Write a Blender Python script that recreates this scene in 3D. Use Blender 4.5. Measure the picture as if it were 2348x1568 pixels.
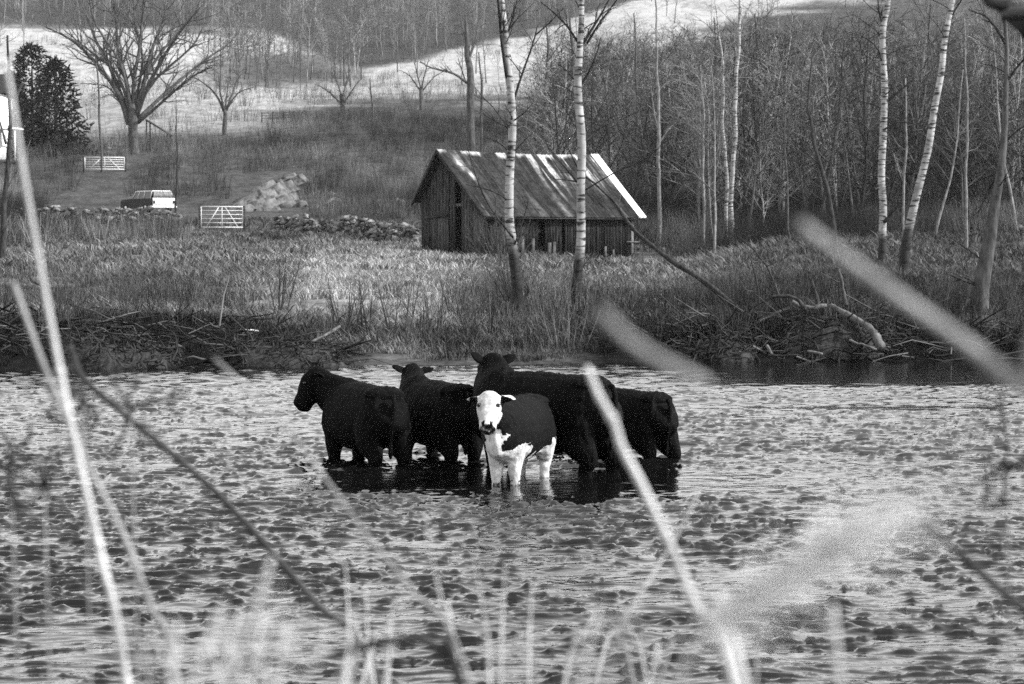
import bpy, math, random
import numpy as np
from mathutils import Vector, Matrix
R = math.radians
C = bpy.context.scene
for o in list(bpy.data.objects): bpy.data.objects.remove(o)

# ---------------------------------------------------------------- camera, sky, sun, exposure
FPX, CX, CY, EYE, PITCH = 5250.0, 1173.5, 784.0, 2.5, math.atan(244/5250)
cam = bpy.data.cameras.new('camera'); camo = bpy.data.objects.new('camera', cam)
C.collection.objects.link(camo); C.camera = camo
camo.location = (0, 0, EYE); camo.rotation_euler = (math.pi/2 - PITCH, 0, 0)
cam.sensor_width = 36; cam.lens = 36*FPX/2347; cam.clip_start = 0.1; cam.clip_end = 6000
cam.dof.use_dof = True; cam.dof.focus_distance = 26; cam.dof.aperture_fstop = 7.0
SUN_DIR = Vector((0.93, -0.16, 0.70)).normalized()
w = bpy.data.worlds.new('World'); C.world = w; w.use_nodes = True
nt = w.node_tree; bg = nt.nodes['Background']
sky = nt.nodes.new('ShaderNodeTexSky'); sky.sky_type = 'NISHITA'; sky.sun_disc = False
sky.sun_elevation = math.asin(SUN_DIR.z); sky.sun_rotation = math.atan2(SUN_DIR.x, SUN_DIR.y)
sky.dust_density = 0.8; sky.air_density = 1.0
bw = nt.nodes.new('ShaderNodeRGBToBW')                # black-and-white film
nt.links.new(sky.outputs[0], bw.inputs[0]); nt.links.new(bw.outputs[0], bg.inputs[0])
bg.inputs[1].default_value = 0.15
sl = bpy.data.lights.new('sun', 'SUN'); sl.energy = 2.0; sl.angle = R(0.6); sl.color = (1, 1, 1)
so = bpy.data.objects.new('sun', sl); C.collection.objects.link(so)
so.rotation_euler = SUN_DIR.to_track_quat('Z', 'Y').to_euler(); so.location = (30, -10, 60)
C.view_settings.view_transform = 'Standard'; C.view_settings.look = 'None'
C.view_settings.gamma = 1; C.view_settings.exposure = 1.8
C.cycles.use_denoising = False; C.cycles.max_bounces = 4; C.cycles.diffuse_bounces = 2
C.cycles.glossy_bounces = 2; C.cycles.transparent_max_bounces = 4
C.cycles.sample_clamp_indirect = 4

# ---------------------------------------------------------------- helpers
def ray(u, v):
    t = (CY - v)/FPX
    dy = math.cos(PITCH) + t*math.sin(PITCH); dz = -math.sin(PITCH) + t*math.cos(PITCH)
    return (u-CX)/FPX/dy, dz/dy
def W(u, v, y):                                       # place where a measured bearing meets distance y
    a, b = ray(u, v); return np.array((a*y, y, EYE + b*y))
def toV(x, y, z):
    s = (z-EYE)/y
    cp, sp = math.cos(PITCH), math.sin(PITCH)
    den = cp - s*sp; t = (s*cp + sp)/den
    return CY - t*FPX
def toU(x, y): return CX + FPX*x/y
rs = np.random.RandomState(7); random.seed(7)
_perm = np.random.RandomState(3).rand(256, 256)
def vnoise(x, y):
    x = np.asarray(x, float); y = np.asarray(y, float)
    xi = np.floor(x).astype(int); yi = np.floor(y).astype(int)
    fx = x-xi; fy = y-yi; fx = fx*fx*(3-2*fx); fy = fy*fy*(3-2*fy)
    a = _perm[xi & 255, yi & 255]; b = _perm[(xi+1) & 255, yi & 255]
    c = _perm[xi & 255, (yi+1) & 255]; d = _perm[(xi+1) & 255, (yi+1) & 255]
    return (a*(1-fx)+b*fx)*(1-fy) + (c*(1-fx)+d*fx)*fy
def fbm(x, y, n=4):
    s = 0; a = .5; t = 0
    for i in range(n):
        s = s + a*vnoise(x*2**i+i*17.3, y*2**i+i*9.1); t += a; a *= .5
    return s/t
def sstep(a, b, x):
    t = np.clip((np.asarray(x, float)-a)/(b-a), 0, 1); return t*t*(3-2*t)

class MB:
    def __init__(s): s.v = []; s.q = []; s.t = []; s.a = []; s.n = 0
    def add(s, V, Q=None, T=None, tone=None):
        V = np.asarray(V, float).reshape(-1, 3)
        if Q is not None and len(Q): s.q.append(np.asarray(Q, int).reshape(-1, 4)+s.n)
        if T is not None and len(T): s.t.append(np.asarray(T, int).reshape(-1, 3)+s.n)
        s.v.append(V); s.n += len(V)
        if tone is None: tone = .5
        s.a.append(np.broadcast_to(np.asarray(tone, float), (len(V),)))
        return s
    def arrays(s):
        return (np.concatenate(s.v) if s.v else np.zeros((0, 3)),
                np.concatenate(s.q) if s.q else np.zeros((0, 4), int),
                np.concatenate(s.t) if s.t else np.zeros((0, 3), int), np.concatenate(s.a))
    def mesh(s, name, origin=(0, 0, 0)):
        V, Q, T, A = s.arrays(); V = V-np.asarray(origin, float)
        me = bpy.data.meshes.new(name)
        me.vertices.add(len(V)); me.vertices.foreach_set('co', V.astype(np.float32).ravel())
        nl = 4*len(Q)+3*len(T); me.loops.add(nl)
        me.loops.foreach_set('vertex_index', np.concatenate((Q.ravel(), T.ravel())).astype(np.int32))
        me.polygons.add(len(Q)+len(T))
        me.polygons.foreach_set('loop_start', np.concatenate((np.arange(len(Q))*4, 4*len(Q)+np.arange(len(T))*3)).astype(np.int32))
        at = me.attributes.new('tone', 'FLOAT', 'POINT'); at.data.foreach_set('value', A.astype(np.float32))
        me.update(calc_edges=True); me.validate()
        return me
    def build(s, name, mat, parent=None, smooth=False):
        org = parent_origin(parent)
        me = s.mesh(name, org); me.materials.append(mat)
        if smooth: me.polygons.foreach_set('use_smooth', [True]*len(me.polygons))
        o = bpy.data.objects.new(name, me); C.collection.objects.link(o)
        if parent is not None: o.parent = parent
        return o
def parent_origin(p):
    o = np.zeros(3)
    while p is not None: o = o+np.array(p.location); p = p.parent
    return o
def tag(o, label=None, cat=None, group=None, kind=None):
    if label: o['label'] = label
    if cat: o['category'] = cat
    if group: o['group'] = group
    if kind: o['kind'] = kind
    return o
def empty(name, loc, label, cat, group=None):
    o = bpy.data.objects.new(name, None); C.collection.objects.link(o); o.location = tuple(float(a) for a in loc)
    o.empty_display_size = .3
    return tag(o, label, cat, group)
def copy_tree(o, loc=None, rz=0, s=1, parent=None):
    c = o.copy(); C.collection.objects.link(c)
    if parent is not None: c.parent = parent
    if loc is not None: c.location = tuple(loc); c.rotation_euler = (0, 0, rz); c.scale = (s, s, s)
    for ch in [k for k in o.children]: copy_tree(ch, parent=c)
    return c

def tube(P, rad, n=6, cap=True):
    P = np.asarray(P, float); m = len(P); rad = np.broadcast_to(np.asarray(rad, float), (m,))
    T = np.gradient(P, axis=0) if m > 2 else np.repeat((P[1]-P[0])[None], m, 0)
    T /= np.linalg.norm(T, axis=1)[:, None]+1e-9
    ref = np.array((0, 0, 1.)) if abs(T[:, 2]).mean() < .8 else np.array((1., 0, 0))
    A = np.cross(T, ref); A /= np.linalg.norm(A, axis=1)[:, None]+1e-9; B = np.cross(T, A)
    an = np.arange(n)*2*math.pi/n
    V = P[:, None] + rad[:, None, None]*(np.cos(an)[None, :, None]*A[:, None]+np.sin(an)[None, :, None]*B[:, None])
    V = V.reshape(-1, 3)
    i = np.arange(m-1)[:, None]*n; j = np.arange(n)[None]; k = (j+1) % n
    Q = np.stack((i+j, i+k, i+n+k, i+n+j), -1).reshape(-1, 4)
    Tr = np.zeros((0, 3), int)
    if cap:
        V = np.vstack((V, P[0], P[-1])); a = m*n; b = a+1
        jj = np.arange(n); kk = (jj+1) % n
        Tr = np.vstack((np.stack((np.full(n, a), kk, jj), -1), np.stack((np.full(n, b), (m-1)*n+jj, (m-1)*n+kk), -1)))
    return V, Q, Tr
def smooth_line(P, k=4):
    P = np.asarray(P, float); out = []
    for i in range(len(P)-1):
        p0 = P[max(i-1, 0)]; p1 = P[i]; p2 = P[i+1]; p3 = P[min(i+2, len(P)-1)]
        for t in np.arange(k)/k:
            out.append(.5*((2*p1)+(-p0+p2)*t+(2*p0-5*p1+4*p2-p3)*t*t+(-p0+3*p1-3*p2+p3)*t**3))
    out.append(P[-1]); return np.array(out)
def box(c, s, rz=0, rot=None):
    c = np.asarray(c, float); s = np.asarray(s, float)/2
    V = np.array([(x, y, z) for x in (-1, 1) for y in (-1, 1) for z in (-1, 1)], float)*s
    if rot is not None: V = V@np.asarray(rot).T
    elif rz:
        cz, sz = math.cos(rz), math.sin(rz); V = V@np.array(((cz, sz, 0), (-sz, cz, 0), (0, 0, 1)))
    Q = [(0, 1, 3, 2), (4, 6, 7, 5), (0, 4, 5, 1), (2, 3, 7, 6), (0, 2, 6, 4), (1, 5, 7, 3)]
    return V+c, Q

# ---------------------------------------------------------------- materials (all grey: the place is seen on black-and-white film)
def G(v): return (v, v, v, 1)
def material(name, a, b, scale=8, rough=.85, spec=.2, bump=0, stretch=(1, 1, 1), use_tone=False, detail=5, island=0, lo=.35, hi=.65):
    m = bpy.data.materials.new(name); m.use_nodes = True; n = m.node_tree.nodes; L = m.node_tree.links
    p = n['Principled BSDF']; p.inputs['Roughness'].default_value = rough; p.inputs['Specular IOR Level'].default_value = spec
    tc = n.new('ShaderNodeTexCoord'); mp = n.new('ShaderNodeMapping'); mp.inputs['Scale'].default_value = stretch
    no = n.new('ShaderNodeTexNoise'); no.inputs['Scale'].default_value = scale; no.inputs['Detail'].default_value = detail
    no.inputs['Roughness'].default_value = .65
    cr = n.new('ShaderNodeValToRGB'); cr.color_ramp.elements[0].position = lo; cr.color_ramp.elements[1].position = hi
    cr.color_ramp.elements[0].color = G(a); cr.color_ramp.elements[1].color = G(b)
    L.new(tc.outputs['Object'], mp.inputs[0]); L.new(mp.outputs[0], no.inputs['Vector']); L.new(no.outputs[0], cr.inputs[0])
    out = cr.outputs[0]
    def mul(x, y):
        k = n.new('ShaderNodeMix'); k.data_type = 'RGBA'; k.blend_type = 'MULTIPLY'; k.inputs[0].default_value = 1
        L.new(x, k.inputs[6]); L.new(y, k.inputs[7]); return k.outputs[2]
    if use_tone:
        at = n.new('ShaderNodeAttribute'); at.attribute_name = 'tone'; out = mul(out, at.outputs['Fac'])
    if island:
        ge = n.new('ShaderNodeNewGeometry'); mr = n.new('ShaderNodeMapRange'); mr.inputs[3].default_value = 1-island; mr.inputs[4].default_value = 1+island
        L.new(ge.outputs['Random Per Island'], mr.inputs[0]); out = mul(out, mr.outputs[0])
    L.new(out, p.inputs['Base Color'])
    if bump:
        bp = n.new('ShaderNodeBump'); bp.inputs['Strength'].default_value = bump; bp.inputs['Distance'].default_value = .05
        L.new(no.outputs[0], bp.inputs['Height']); L.new(bp.outputs[0], p.inputs['Normal'])
    return m
M = {}
M['ground'] = material('ground', .45, 1.5, 3.0, .95, .05, .6, use_tone=True, detail=8)
M['grass'] = material('dry_grass', .6, 1.5, 1.2, .9, .1, use_tone=True, island=.35)
M['brush'] = material('brush_twigs', .6, 1.4, .8, .9, .05, use_tone=True)
M['bark_dark'] = material('dark_bark', .012, .05, 9, .9, .1, .5, (1, 1, .3))
M['bark_grey'] = material('grey_bark', .03, .10, 7, .9, .1, .4, (1, 1, .3))
M['bark_pale'] = material('pale_bark', .08, .24, 7, .85, .1, .3, (1, 1, .4))
M['twig'] = material('twigs', .035, .10, 3, .9, .1)
M['twig_pale'] = material('pale_twigs', .10, .22, 3, .9, .1)
M['rock'] = material('pale_rock', .02, .19, 1.6, .9, .1, .7, detail=8)
M['wallstone'] = material('wall_stone', .008, .24, 2.4, .9, .1, .5, use_tone=False, island=.5)
M['drift'] = material('driftwood', .04, .16, 9, .9, .1, .5, (1, 1, .5))
M['white'] = material('white_paint', .6, .85, 6, .6, .2, 0)
M['metalgate'] = material('galvanised_gate', .4, .6, 12, .5, .4)
M['black'] = material('black_coat', .0012, .004, 12, .75, .05, .5)
M['dark'] = material('dark_part', .008, .02, 6, .6, .2)
M['glass'] = material('window_glass', .006, .012, 3, .25, .25)
M['blackgloss'] = material('eye', .004, .006, 3, .15, .6)
M['car_shaded'] = material('shaded_car_paint', .008, .014, 3, .6, .15)  # car paint with the shade on the flank put into the colour
M['car_lit'] = material('lit_car_paint', .55, .7, 3, .35, .4)  # pale copy of the car paint: sunlight on the rear put into the colour
M['tyre'] = material('tyre', .01, .02, 9, .9, .1)
M['chrome'] = material('bumper_metal', .6, .75, 3, .25, .5)
M['evergreen'] = material('evergreen', .006, .03, 2.5, .8, .1, island=.4)
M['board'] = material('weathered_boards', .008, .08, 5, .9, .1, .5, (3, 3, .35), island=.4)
M['board_shaded'] = material('shaded_boards', .003, .032, 4, .9, .1, .5, (3, 3, .35), island=.5, lo=.4, hi=.75)  # darker copy of the boards: shade under the eave put into the colour
M['stem_pale'] = material('pale_reed', .32, .62, 30, .7, .2, .2, (1, 1, .2))
M['stem_mid'] = material('grey_reed', .16, .30, 30, .8, .2, .2, (1, 1, .2))
def plume():
    m = bpy.data.materials.new('seed_bristles'); m.use_nodes = True; n = m.node_tree.nodes; L = m.node_tree.links; p = n['Principled BSDF']; p.inputs['Base Color'].default_value = G(.9); p.inputs['Roughness'].default_value = .8
    tr = n.new('ShaderNodeBsdfTranslucent'); tr.inputs[0].default_value = G(.9); mx = n.new('ShaderNodeMixShader'); mx.inputs[0].default_value = .5
    L.new(p.outputs[0], mx.inputs[1]); L.new(tr.outputs[0], mx.inputs[2]); L.new(mx.outputs[0], n['Material Output'].inputs['Surface']); return m
M['plume'] = plume()
M['stem_dark'] = material('dark_stem', .02, .05, 30, .8, .2, .2, (1, 1, .2))
# coat of the calf: dark and white areas of its own hair
def coat():
    m = bpy.data.materials.new('pied_coat'); m.use_nodes = True; n = m.node_tree.nodes; L = m.node_tree.links
    p = n['Principled BSDF']; p.inputs['Roughness'].default_value = .8; p.inputs['Specular IOR Level'].default_value = .1
    at = n.new('ShaderNodeAttribute'); at.attribute_name = 'tone'
    no = n.new('ShaderNodeTexNoise'); no.inputs['Scale'].default_value = 22; no.inputs['Detail'].default_value = 6
    tc = n.new('ShaderNodeTexCoord'); L.new(tc.outputs['Object'], no.inputs['Vector'])
    mr = n.new('ShaderNodeMapRange'); mr.inputs[1].default_value = .3; mr.inputs[2].default_value = .7; mr.inputs[3].default_value = -.28; mr.inputs[4].default_value = .28
    L.new(no.outputs[0], mr.inputs[0])
    ad = n.new('ShaderNodeMath'); L.new(at.outputs['Fac'], ad.inputs[0]); L.new(mr.outputs[0], ad.inputs[1])
    cr = n.new('ShaderNodeValToRGB'); cr.color_ramp.elements[0].position = .34; cr.color_ramp.elements[0].color = G(.003)
    cr.color_ramp.elements[1].position = .62; cr.color_ramp.elements[1].color = G(.62)
    e = cr.color_ramp.elements.new(.5); e.color = G(.10)
    L.new(ad.outputs[0], cr.inputs[0])
    n2 = n.new('ShaderNodeTexNoise'); n2.inputs['Scale'].default_value = 9; n2.inputs['Detail'].default_value = 7; n2.inputs['Roughness'].default_value = .7; L.new(tc.outputs['Object'], n2.inputs['Vector'])
    c2 = n.new('ShaderNodeValToRGB'); c2.color_ramp.elements[0].position = .36; c2.color_ramp.elements[0].color = G(.42); c2.color_ramp.elements[1].position = .6; L.new(n2.outputs[0], c2.inputs[0])
    k = n.new('ShaderNodeMix'); k.data_type = 'RGBA'; k.blend_type = 'MULTIPLY'; k.inputs[0].default_value = 1; L.new(cr.outputs[0], k.inputs[6]); L.new(c2.outputs[0], k.inputs[7]); L.new(k.outputs[2], p.inputs['Base Color'])
    bp = n.new('ShaderNodeBump'); bp.inputs['Strength'].default_value = .5; bp.inputs['Distance'].default_value = .02
    L.new(no.outputs[0], bp.inputs['Height']); L.new(bp.outputs[0], p.inputs['Normal'])
    return m
M['coat'] = coat()
def birch():
    m = bpy.data.materials.new('birch_bark'); m.use_nodes = True; n = m.node_tree.nodes; L = m.node_tree.links
    p = n['Principled BSDF']; p.inputs['Roughness'].default_value = .7; p.inputs['Specular IOR Level'].default_value = .2
    tc = n.new('ShaderNodeTexCoord')
    def noise(sc, st, det, a, b, ca, cb):
        mp = n.new('ShaderNodeMapping'); mp.inputs['Scale'].default_value = st
        no = n.new('ShaderNodeTexNoise'); no.inputs['Scale'].default_value = sc; no.inputs['Detail'].default_value = det
        L.new(tc.outputs['Object'], mp.inputs[0]); L.new(mp.outputs[0], no.inputs['Vector'])
        cr = n.new('ShaderNodeValToRGB'); cr.color_ramp.elements[0].position = a; cr.color_ramp.elements[1].position = b
        cr.color_ramp.elements[0].color = G(ca); cr.color_ramp.elements[1].color = G(cb); L.new(no.outputs[0], cr.inputs[0]); return cr.outputs[0]
    a = noise(3, (1, 1, 5), 4, .38, .5, .07, 1)          # lenticels and scars across the trunk
    b = noise(1.6, (1, 1, 1.6), 6, .3, .68, .13, .38)
    at = n.new('ShaderNodeAttribute'); at.attribute_name = 'tone'      # rough dark bark at the foot of the trunk
    k = n.new('ShaderNodeMix'); k.data_type = 'RGBA'; k.blend_type = 'MULTIPLY'; k.inputs[0].default_value = 1
    L.new(a, k.inputs[6]); L.new(b, k.inputs[7])
    k2 = n.new('ShaderNodeMix'); k2.data_type = 'RGBA'; k2.blend_type = 'MULTIPLY'; k2.inputs[0].default_value = 1
    L.new(k.outputs[2], k2.inputs[6]); L.new(at.outputs['Fac'], k2.inputs[7])
    L.new(k2.outputs[2], p.inputs['Base Color']); return m
M['birch'] = birch()
def roofmat():
    m = bpy.data.materials.new('rusty_roof'); m.use_nodes = True; n = m.node_tree.nodes; L = m.node_tree.links
    p = n['Principled BSDF']; p.inputs['Roughness'].default_value = .85; p.inputs['Specular IOR Level'].default_value = .08
    at = n.new('ShaderNodeAttribute'); at.attribute_name = 'tone'
    tc = n.new('ShaderNodeTexCoord'); no = n.new('ShaderNodeTexNoise'); no.inputs['Scale'].default_value = 3.2; no.inputs['Detail'].default_value = 9; no.inputs['Roughness'].default_value = .75
    L.new(tc.outputs['Object'], no.inputs['Vector']); cr = n.new('ShaderNodeValToRGB'); cr.color_ramp.elements[0].position = .38; cr.color_ramp.elements[0].color = G(.25); cr.color_ramp.elements[1].position = .62; L.new(no.outputs[0], cr.inputs[0])
    k = n.new('ShaderNodeMix'); k.data_type = 'RGBA'; k.blend_type = 'MULTIPLY'; k.inputs[0].default_value = 1; L.new(at.outputs['Fac'], k.inputs[6]); L.new(cr.outputs[0], k.inputs[7]); L.new(k.outputs[2], p.inputs['Base Color']); return m
M['roof'] = roofmat()
def watermat():
    m = bpy.data.materials.new('river_water'); m.use_nodes = True; n = m.node_tree.nodes; L = m.node_tree.links
    p = n['Principled BSDF']; p.inputs['Base Color'].default_value = G(.004); p.inputs['Roughness'].default_value = .06
    p.inputs['IOR'].default_value = 1.4; p.inputs['Specular IOR Level'].default_value = .5
    tc = n.new('ShaderNodeTexCoord'); no = n.new('ShaderNodeTexNoise'); no.inputs['Scale'].default_value = 12; no.inputs['Detail'].default_value = 3; no.inputs['Roughness'].default_value = .6
    bp = n.new('ShaderNodeBump'); bp.inputs['Strength'].default_value = .28; bp.inputs['Distance'].default_value = .012
    L.new(tc.outputs['Object'], no.inputs['Vector']); L.new(no.outputs[0], bp.inputs['Height']); L.new(bp.outputs[0], p.inputs['Normal'])
    return m
M['water'] = watermat()

# ---------------------------------------------------------------- the lie of the land
COLS = [0, 400, 800, 1170, 1500, 1900, 2347]
PROF = [
 [(42.5, 858), (43.5, 800), (46, 737), (60, 692), (90, 612), (117, 570), (138, 542), (150, 503), (157, 491), (175, 478), (200, 405), (230, 340), (260, 322), (300, 300), (350, 255), (420, 190), (500, 118), (600, 62), (700, 15), (850, -18), (1000, -30), (1400, 40)],
 [(43.0, 852), (44.2, 800), (46.5, 737), (60, 692), (90, 602), (117, 562), (138, 532), (150, 503), (157, 491), (175, 478), (200, 405), (230, 340), (260, 318), (300, 275), (350, 235), (420, 190), (500, 118), (600, 65), (700, 15), (850, -18), (1000, -30), (1400, 40)],
 [(44.0, 840), (46.0, 805), (49, 760), (60, 692), (90, 610), (117, 572), (130, 552), (138, 540), (150, 505), (175, 465), (200, 410), (230, 340), (260, 290), (300, 268), (350, 238), (420, 205), (500, 165), (600, 115), (700, 40), (850, -18), (1000, -30), (1400, 40)],
 [(44.5, 832), (47, 795), (51, 750), (60, 692), (90, 622), (112, 592), (130, 566), (150, 520), (175, 470), (200, 420), (230, 362), (260, 315), (300, 280), (350, 240), (420, 195), (500, 150), (600, 95), (700, 35), (850, -18), (1000, -30), (1400, 40)],
 [(45.3, 827), (46.6, 780), (50, 742), (60, 698), (90, 632), (117, 603), (130, 560), (150, 505), (175, 455), (200, 415), (230, 365), (260, 325), (300, 280), (350, 230), (420, 175), (500, 115), (600, 50), (700, 0), (850, -18), (1000, -30), (1400, 40)],
 [(45.7, 825), (46.3, 765), (49, 715), (60, 675), (90, 600), (117, 550), (130, 520), (150, 480), (175, 440), (200, 400), (230, 350), (260, 310), (300, 260), (350, 205), (420, 150), (500, 90), (600, 40), (700, -4), (850, -18), (1000, -30), (1400, 40)],
 [(45.9, 824), (47.2, 780), (51, 740), (60, 695), (90, 615), (117, 545), (130, 515), (150, 470), (175, 430), (200, 390), (230, 345), (260, 305), (300, 255), (350, 200), (420, 145), (500, 85), (600, 30), (700, -6), (850, -18), (1000, -30), (1400, 40)],
]
YK = np.concatenate((np.linspace(42, 60, 37), np.geomspace(62, 1400, 90)))
TAB = []
for pr in PROF:
    py = np.log([a for a, _ in pr]); pv = [b for _, b in pr]
    vv = np.interp(np.log(YK), py, pv)
    z = np.array([W(0, v, y)[2] for v, y in zip(vv, YK)])
    y0 = pr[0][0]; z[YK < y0] = -.02-.35*np.clip((y0-YK[YK < y0])/1.2, 0, 1)
    TAB.append(z)
TAB = np.array(TAB)
def bed(x, y):
    calf = np.exp(-(((x-.1)/.9)**2+((y-23.2)/1.1)**2))
    return -.34 + .14*calf
def ground_z(x, y):
    x = np.asarray(x, float); y = np.asarray(y, float)
    yy = np.clip(y, 42.001, 1399)
    # the shoreline wanders a little
    ys = yy + .35*(fbm(x*.5, x*0+3, 3)-.5)*sstep(60, 44, yy)
    ys = np.clip(ys, 42.001, 1399)
    u = np.clip(CX+FPX*x/yy, 0, 2346.9)
    ci = np.clip(np.searchsorted(COLS, u, side='right')-1, 0, len(COLS)-2)
    c = np.array(COLS, float); fu = (u-c[ci])/(c[ci+1]-c[ci]); fu = fu*fu*(3-2*fu)
    yi = np.clip(np.searchsorted(YK, ys, side='right')-1, 0, len(YK)-2); fy = (ys-YK[yi])/(YK[yi+1]-YK[yi])
    z = (TAB[ci, yi]*(1-fy)+TAB[ci, yi+1]*fy)*(1-fu) + (TAB[ci+1, yi]*(1-fy)+TAB[ci+1, yi+1]*fy)*fu
    amp = .16*sstep(43, 50, yy)+.0035*np.clip(yy-120, 0, 400)
    sc = 1/(1.2+.03*np.clip(yy-60, 0, 500))
    # noise of fixed world scales, no dependence on view
    z = z + .22*sstep(44, 52, yy)*(fbm(x*.55, y*.55, 4)-.5) + .9*sstep(130, 260, yy)*(fbm(x*.09, y*.09, 4)-.5) + 3.5*sstep(280, 600, yy)*(fbm(x*.02, y*.02, 3)-.5)
    rv = bed(x, y)+.05*(fbm(x*1.5, y*1.5, 2)-.5)
    z = np.where(y < 42.05, rv, z)
    nb = 1.05 + .25*(fbm(x*.8, y*.8, 3)-.5)
    t = sstep(5.2, 2.2, y); z = np.where(y < 6, rv*(1-t)+nb*t, z)
    return z
def gz(x, y): return float(ground_z(np.array([x]), np.array([y]))[0])
def hit(u, v, y0=44.0, y1=900):                       # where a bearing first meets the ground
    a, b = ray(u, v)
    ys = np.geomspace(y0, y1, 3000); g = ground_z(a*ys, ys); h = EYE+b*ys
    k = np.where(g >= h)[0]
    i = k[0] if len(k) else len(ys)-1
    return np.array((a*ys[i], ys[i], g[i]))

# land cover, read on the ground itself: pale hayfields, dark brush, dry meadow
def lerpf(x, P): return np.interp(x, [p[0] for p in P], [p[1] for p in P])
UP = [(-400, 62), (0, 62), (200, 68), (620, 74), (800, 150), (820, 160), (960, 140), (1060, 105), (1200, 80), (1300, 50), (1500, -20), (1700, -60), (3000, -60)]
def cover(x, y, z):
    u = toU(x, y); v = toV(x, y, z)
    up = lerpf(u, UP)
    n1 = fbm(x*.05+5, y*.05, 4); n2 = fbm(x*.35, y*.35, 4); n3 = fbm(x*.9+9, y*.9, 3)
    tone = np.full(x.shape, .10)
    # far slopes
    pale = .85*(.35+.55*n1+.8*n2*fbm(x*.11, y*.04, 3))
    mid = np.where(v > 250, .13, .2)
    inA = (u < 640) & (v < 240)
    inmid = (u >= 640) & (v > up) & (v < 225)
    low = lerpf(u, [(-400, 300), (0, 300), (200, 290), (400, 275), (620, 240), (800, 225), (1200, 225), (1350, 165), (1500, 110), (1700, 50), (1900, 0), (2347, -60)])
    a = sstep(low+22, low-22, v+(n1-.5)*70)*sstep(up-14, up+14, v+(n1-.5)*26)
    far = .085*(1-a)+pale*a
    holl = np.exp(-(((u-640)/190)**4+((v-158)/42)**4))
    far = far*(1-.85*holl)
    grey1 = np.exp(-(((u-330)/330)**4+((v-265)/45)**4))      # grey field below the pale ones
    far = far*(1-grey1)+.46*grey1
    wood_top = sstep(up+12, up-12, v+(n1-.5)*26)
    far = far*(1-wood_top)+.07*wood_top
    # mound and hillside of brush
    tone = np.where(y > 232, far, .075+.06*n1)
    # meadow by the river
    md = .15+.26*(n1-.5)+.24*(n2-.5)
    def blob(uu, vv, ru, rv, val):
        nonlocal md
        k = np.exp(-(((u-uu)/ru)**2+((v-vv)/rv)**2)); md = md*(1-k)+val*k
    blob(750, 650, 160, 85, .46); blob(930, 600, 190, 45, .40); blob(980, 690, 130, 60, .42); blob(640, 690, 90, 30, .26)
    blob(300, 570, 260, 35, .22); blob(60, 560, 100, 30, .16); blob(330, 640, 280, 40, .13)
    blob(640, 540, 90, 25, .09); blob(1500, 640, 160, 60, .22); blob(1550, 540, 120, 25, .15); blob(1240, 650, 60, 60, .24)
    blob(1750, 620, 150, 50, .12); blob(2000, 600, 150, 60, .09); blob(2300, 620, 120, 80, .07); blob(1280, 735, 140, 25, .08)
    blob(1900, 690, 300, 40, .06); blob(1900, 470, 420, 70, .045)
    mixm = sstep(150, 128, y)
    tone = tone*(1-mixm)+md*mixm
    bank = sstep(50.5, 46, y-.7*(fbm(x*.4, y*0, 2)-.5)*4)
    bval = np.interp(u+120*(fbm(x*.6, y*.6, 3)-.5), [680, 860, 1250, 1480], [.022, .09, .09, .009])
    tone = tone*(1-bank)+(bval*(.6+.9*n3))*bank
    tone = np.where(y < 42, .08+.1*n3, tone)
    tone = np.where(y < 6, .16+.1*n3, tone)
    return np.clip(tone*.50*(.35+1.3*n3), .007, .36)

# ---------------------------------------------------------------- ground (one sheet to the horizon)
rows = np.concatenate((np.linspace(-60, 0, 12)[:-1], np.linspace(0, 8, 24), np.linspace(9, 41, 30), np.linspace(41.6, 54, 90), np.geomspace(54.4, 1400, 420)[0:], [1700, 2300, 3200, 4500]))
sc_ = np.concatenate((-np.geomspace(6, .262, 26)[:-1], np.linspace(-.26, .26, 420), np.geomspace(.262, 6, 26)[1:]))
yy, ss = np.meshgrid(rows, sc_, indexing='ij'); xx = ss*(np.abs(yy)+np.where(np.abs(ss) > .26, 14*(np.abs(ss)-.26), 0)+1e-3+12*(yy < 42)*(1-np.clip(yy, 0, 42)/42))
zz = ground_z(xx.ravel(), yy.ravel()); zz = np.where(yy.ravel() > 1399, ground_z(xx.ravel(), np.full(xx.size, 1399.))-(yy.ravel()-1400)*.12, zz)
nr, nc = yy.shape
i = np.arange(nr-1)[:, None]*nc; j = np.arange(nc-1)[None]
Q = np.stack((i+j, i+j+1, i+nc+j+1, i+nc+j), -1).reshape(-1, 4)
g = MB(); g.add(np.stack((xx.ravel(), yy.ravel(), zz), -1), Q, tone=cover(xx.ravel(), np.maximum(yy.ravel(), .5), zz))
tag(g.build('ground', M['ground'], smooth=True), kind='structure', label='river banks, meadow and hillside of dry grass')

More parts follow.
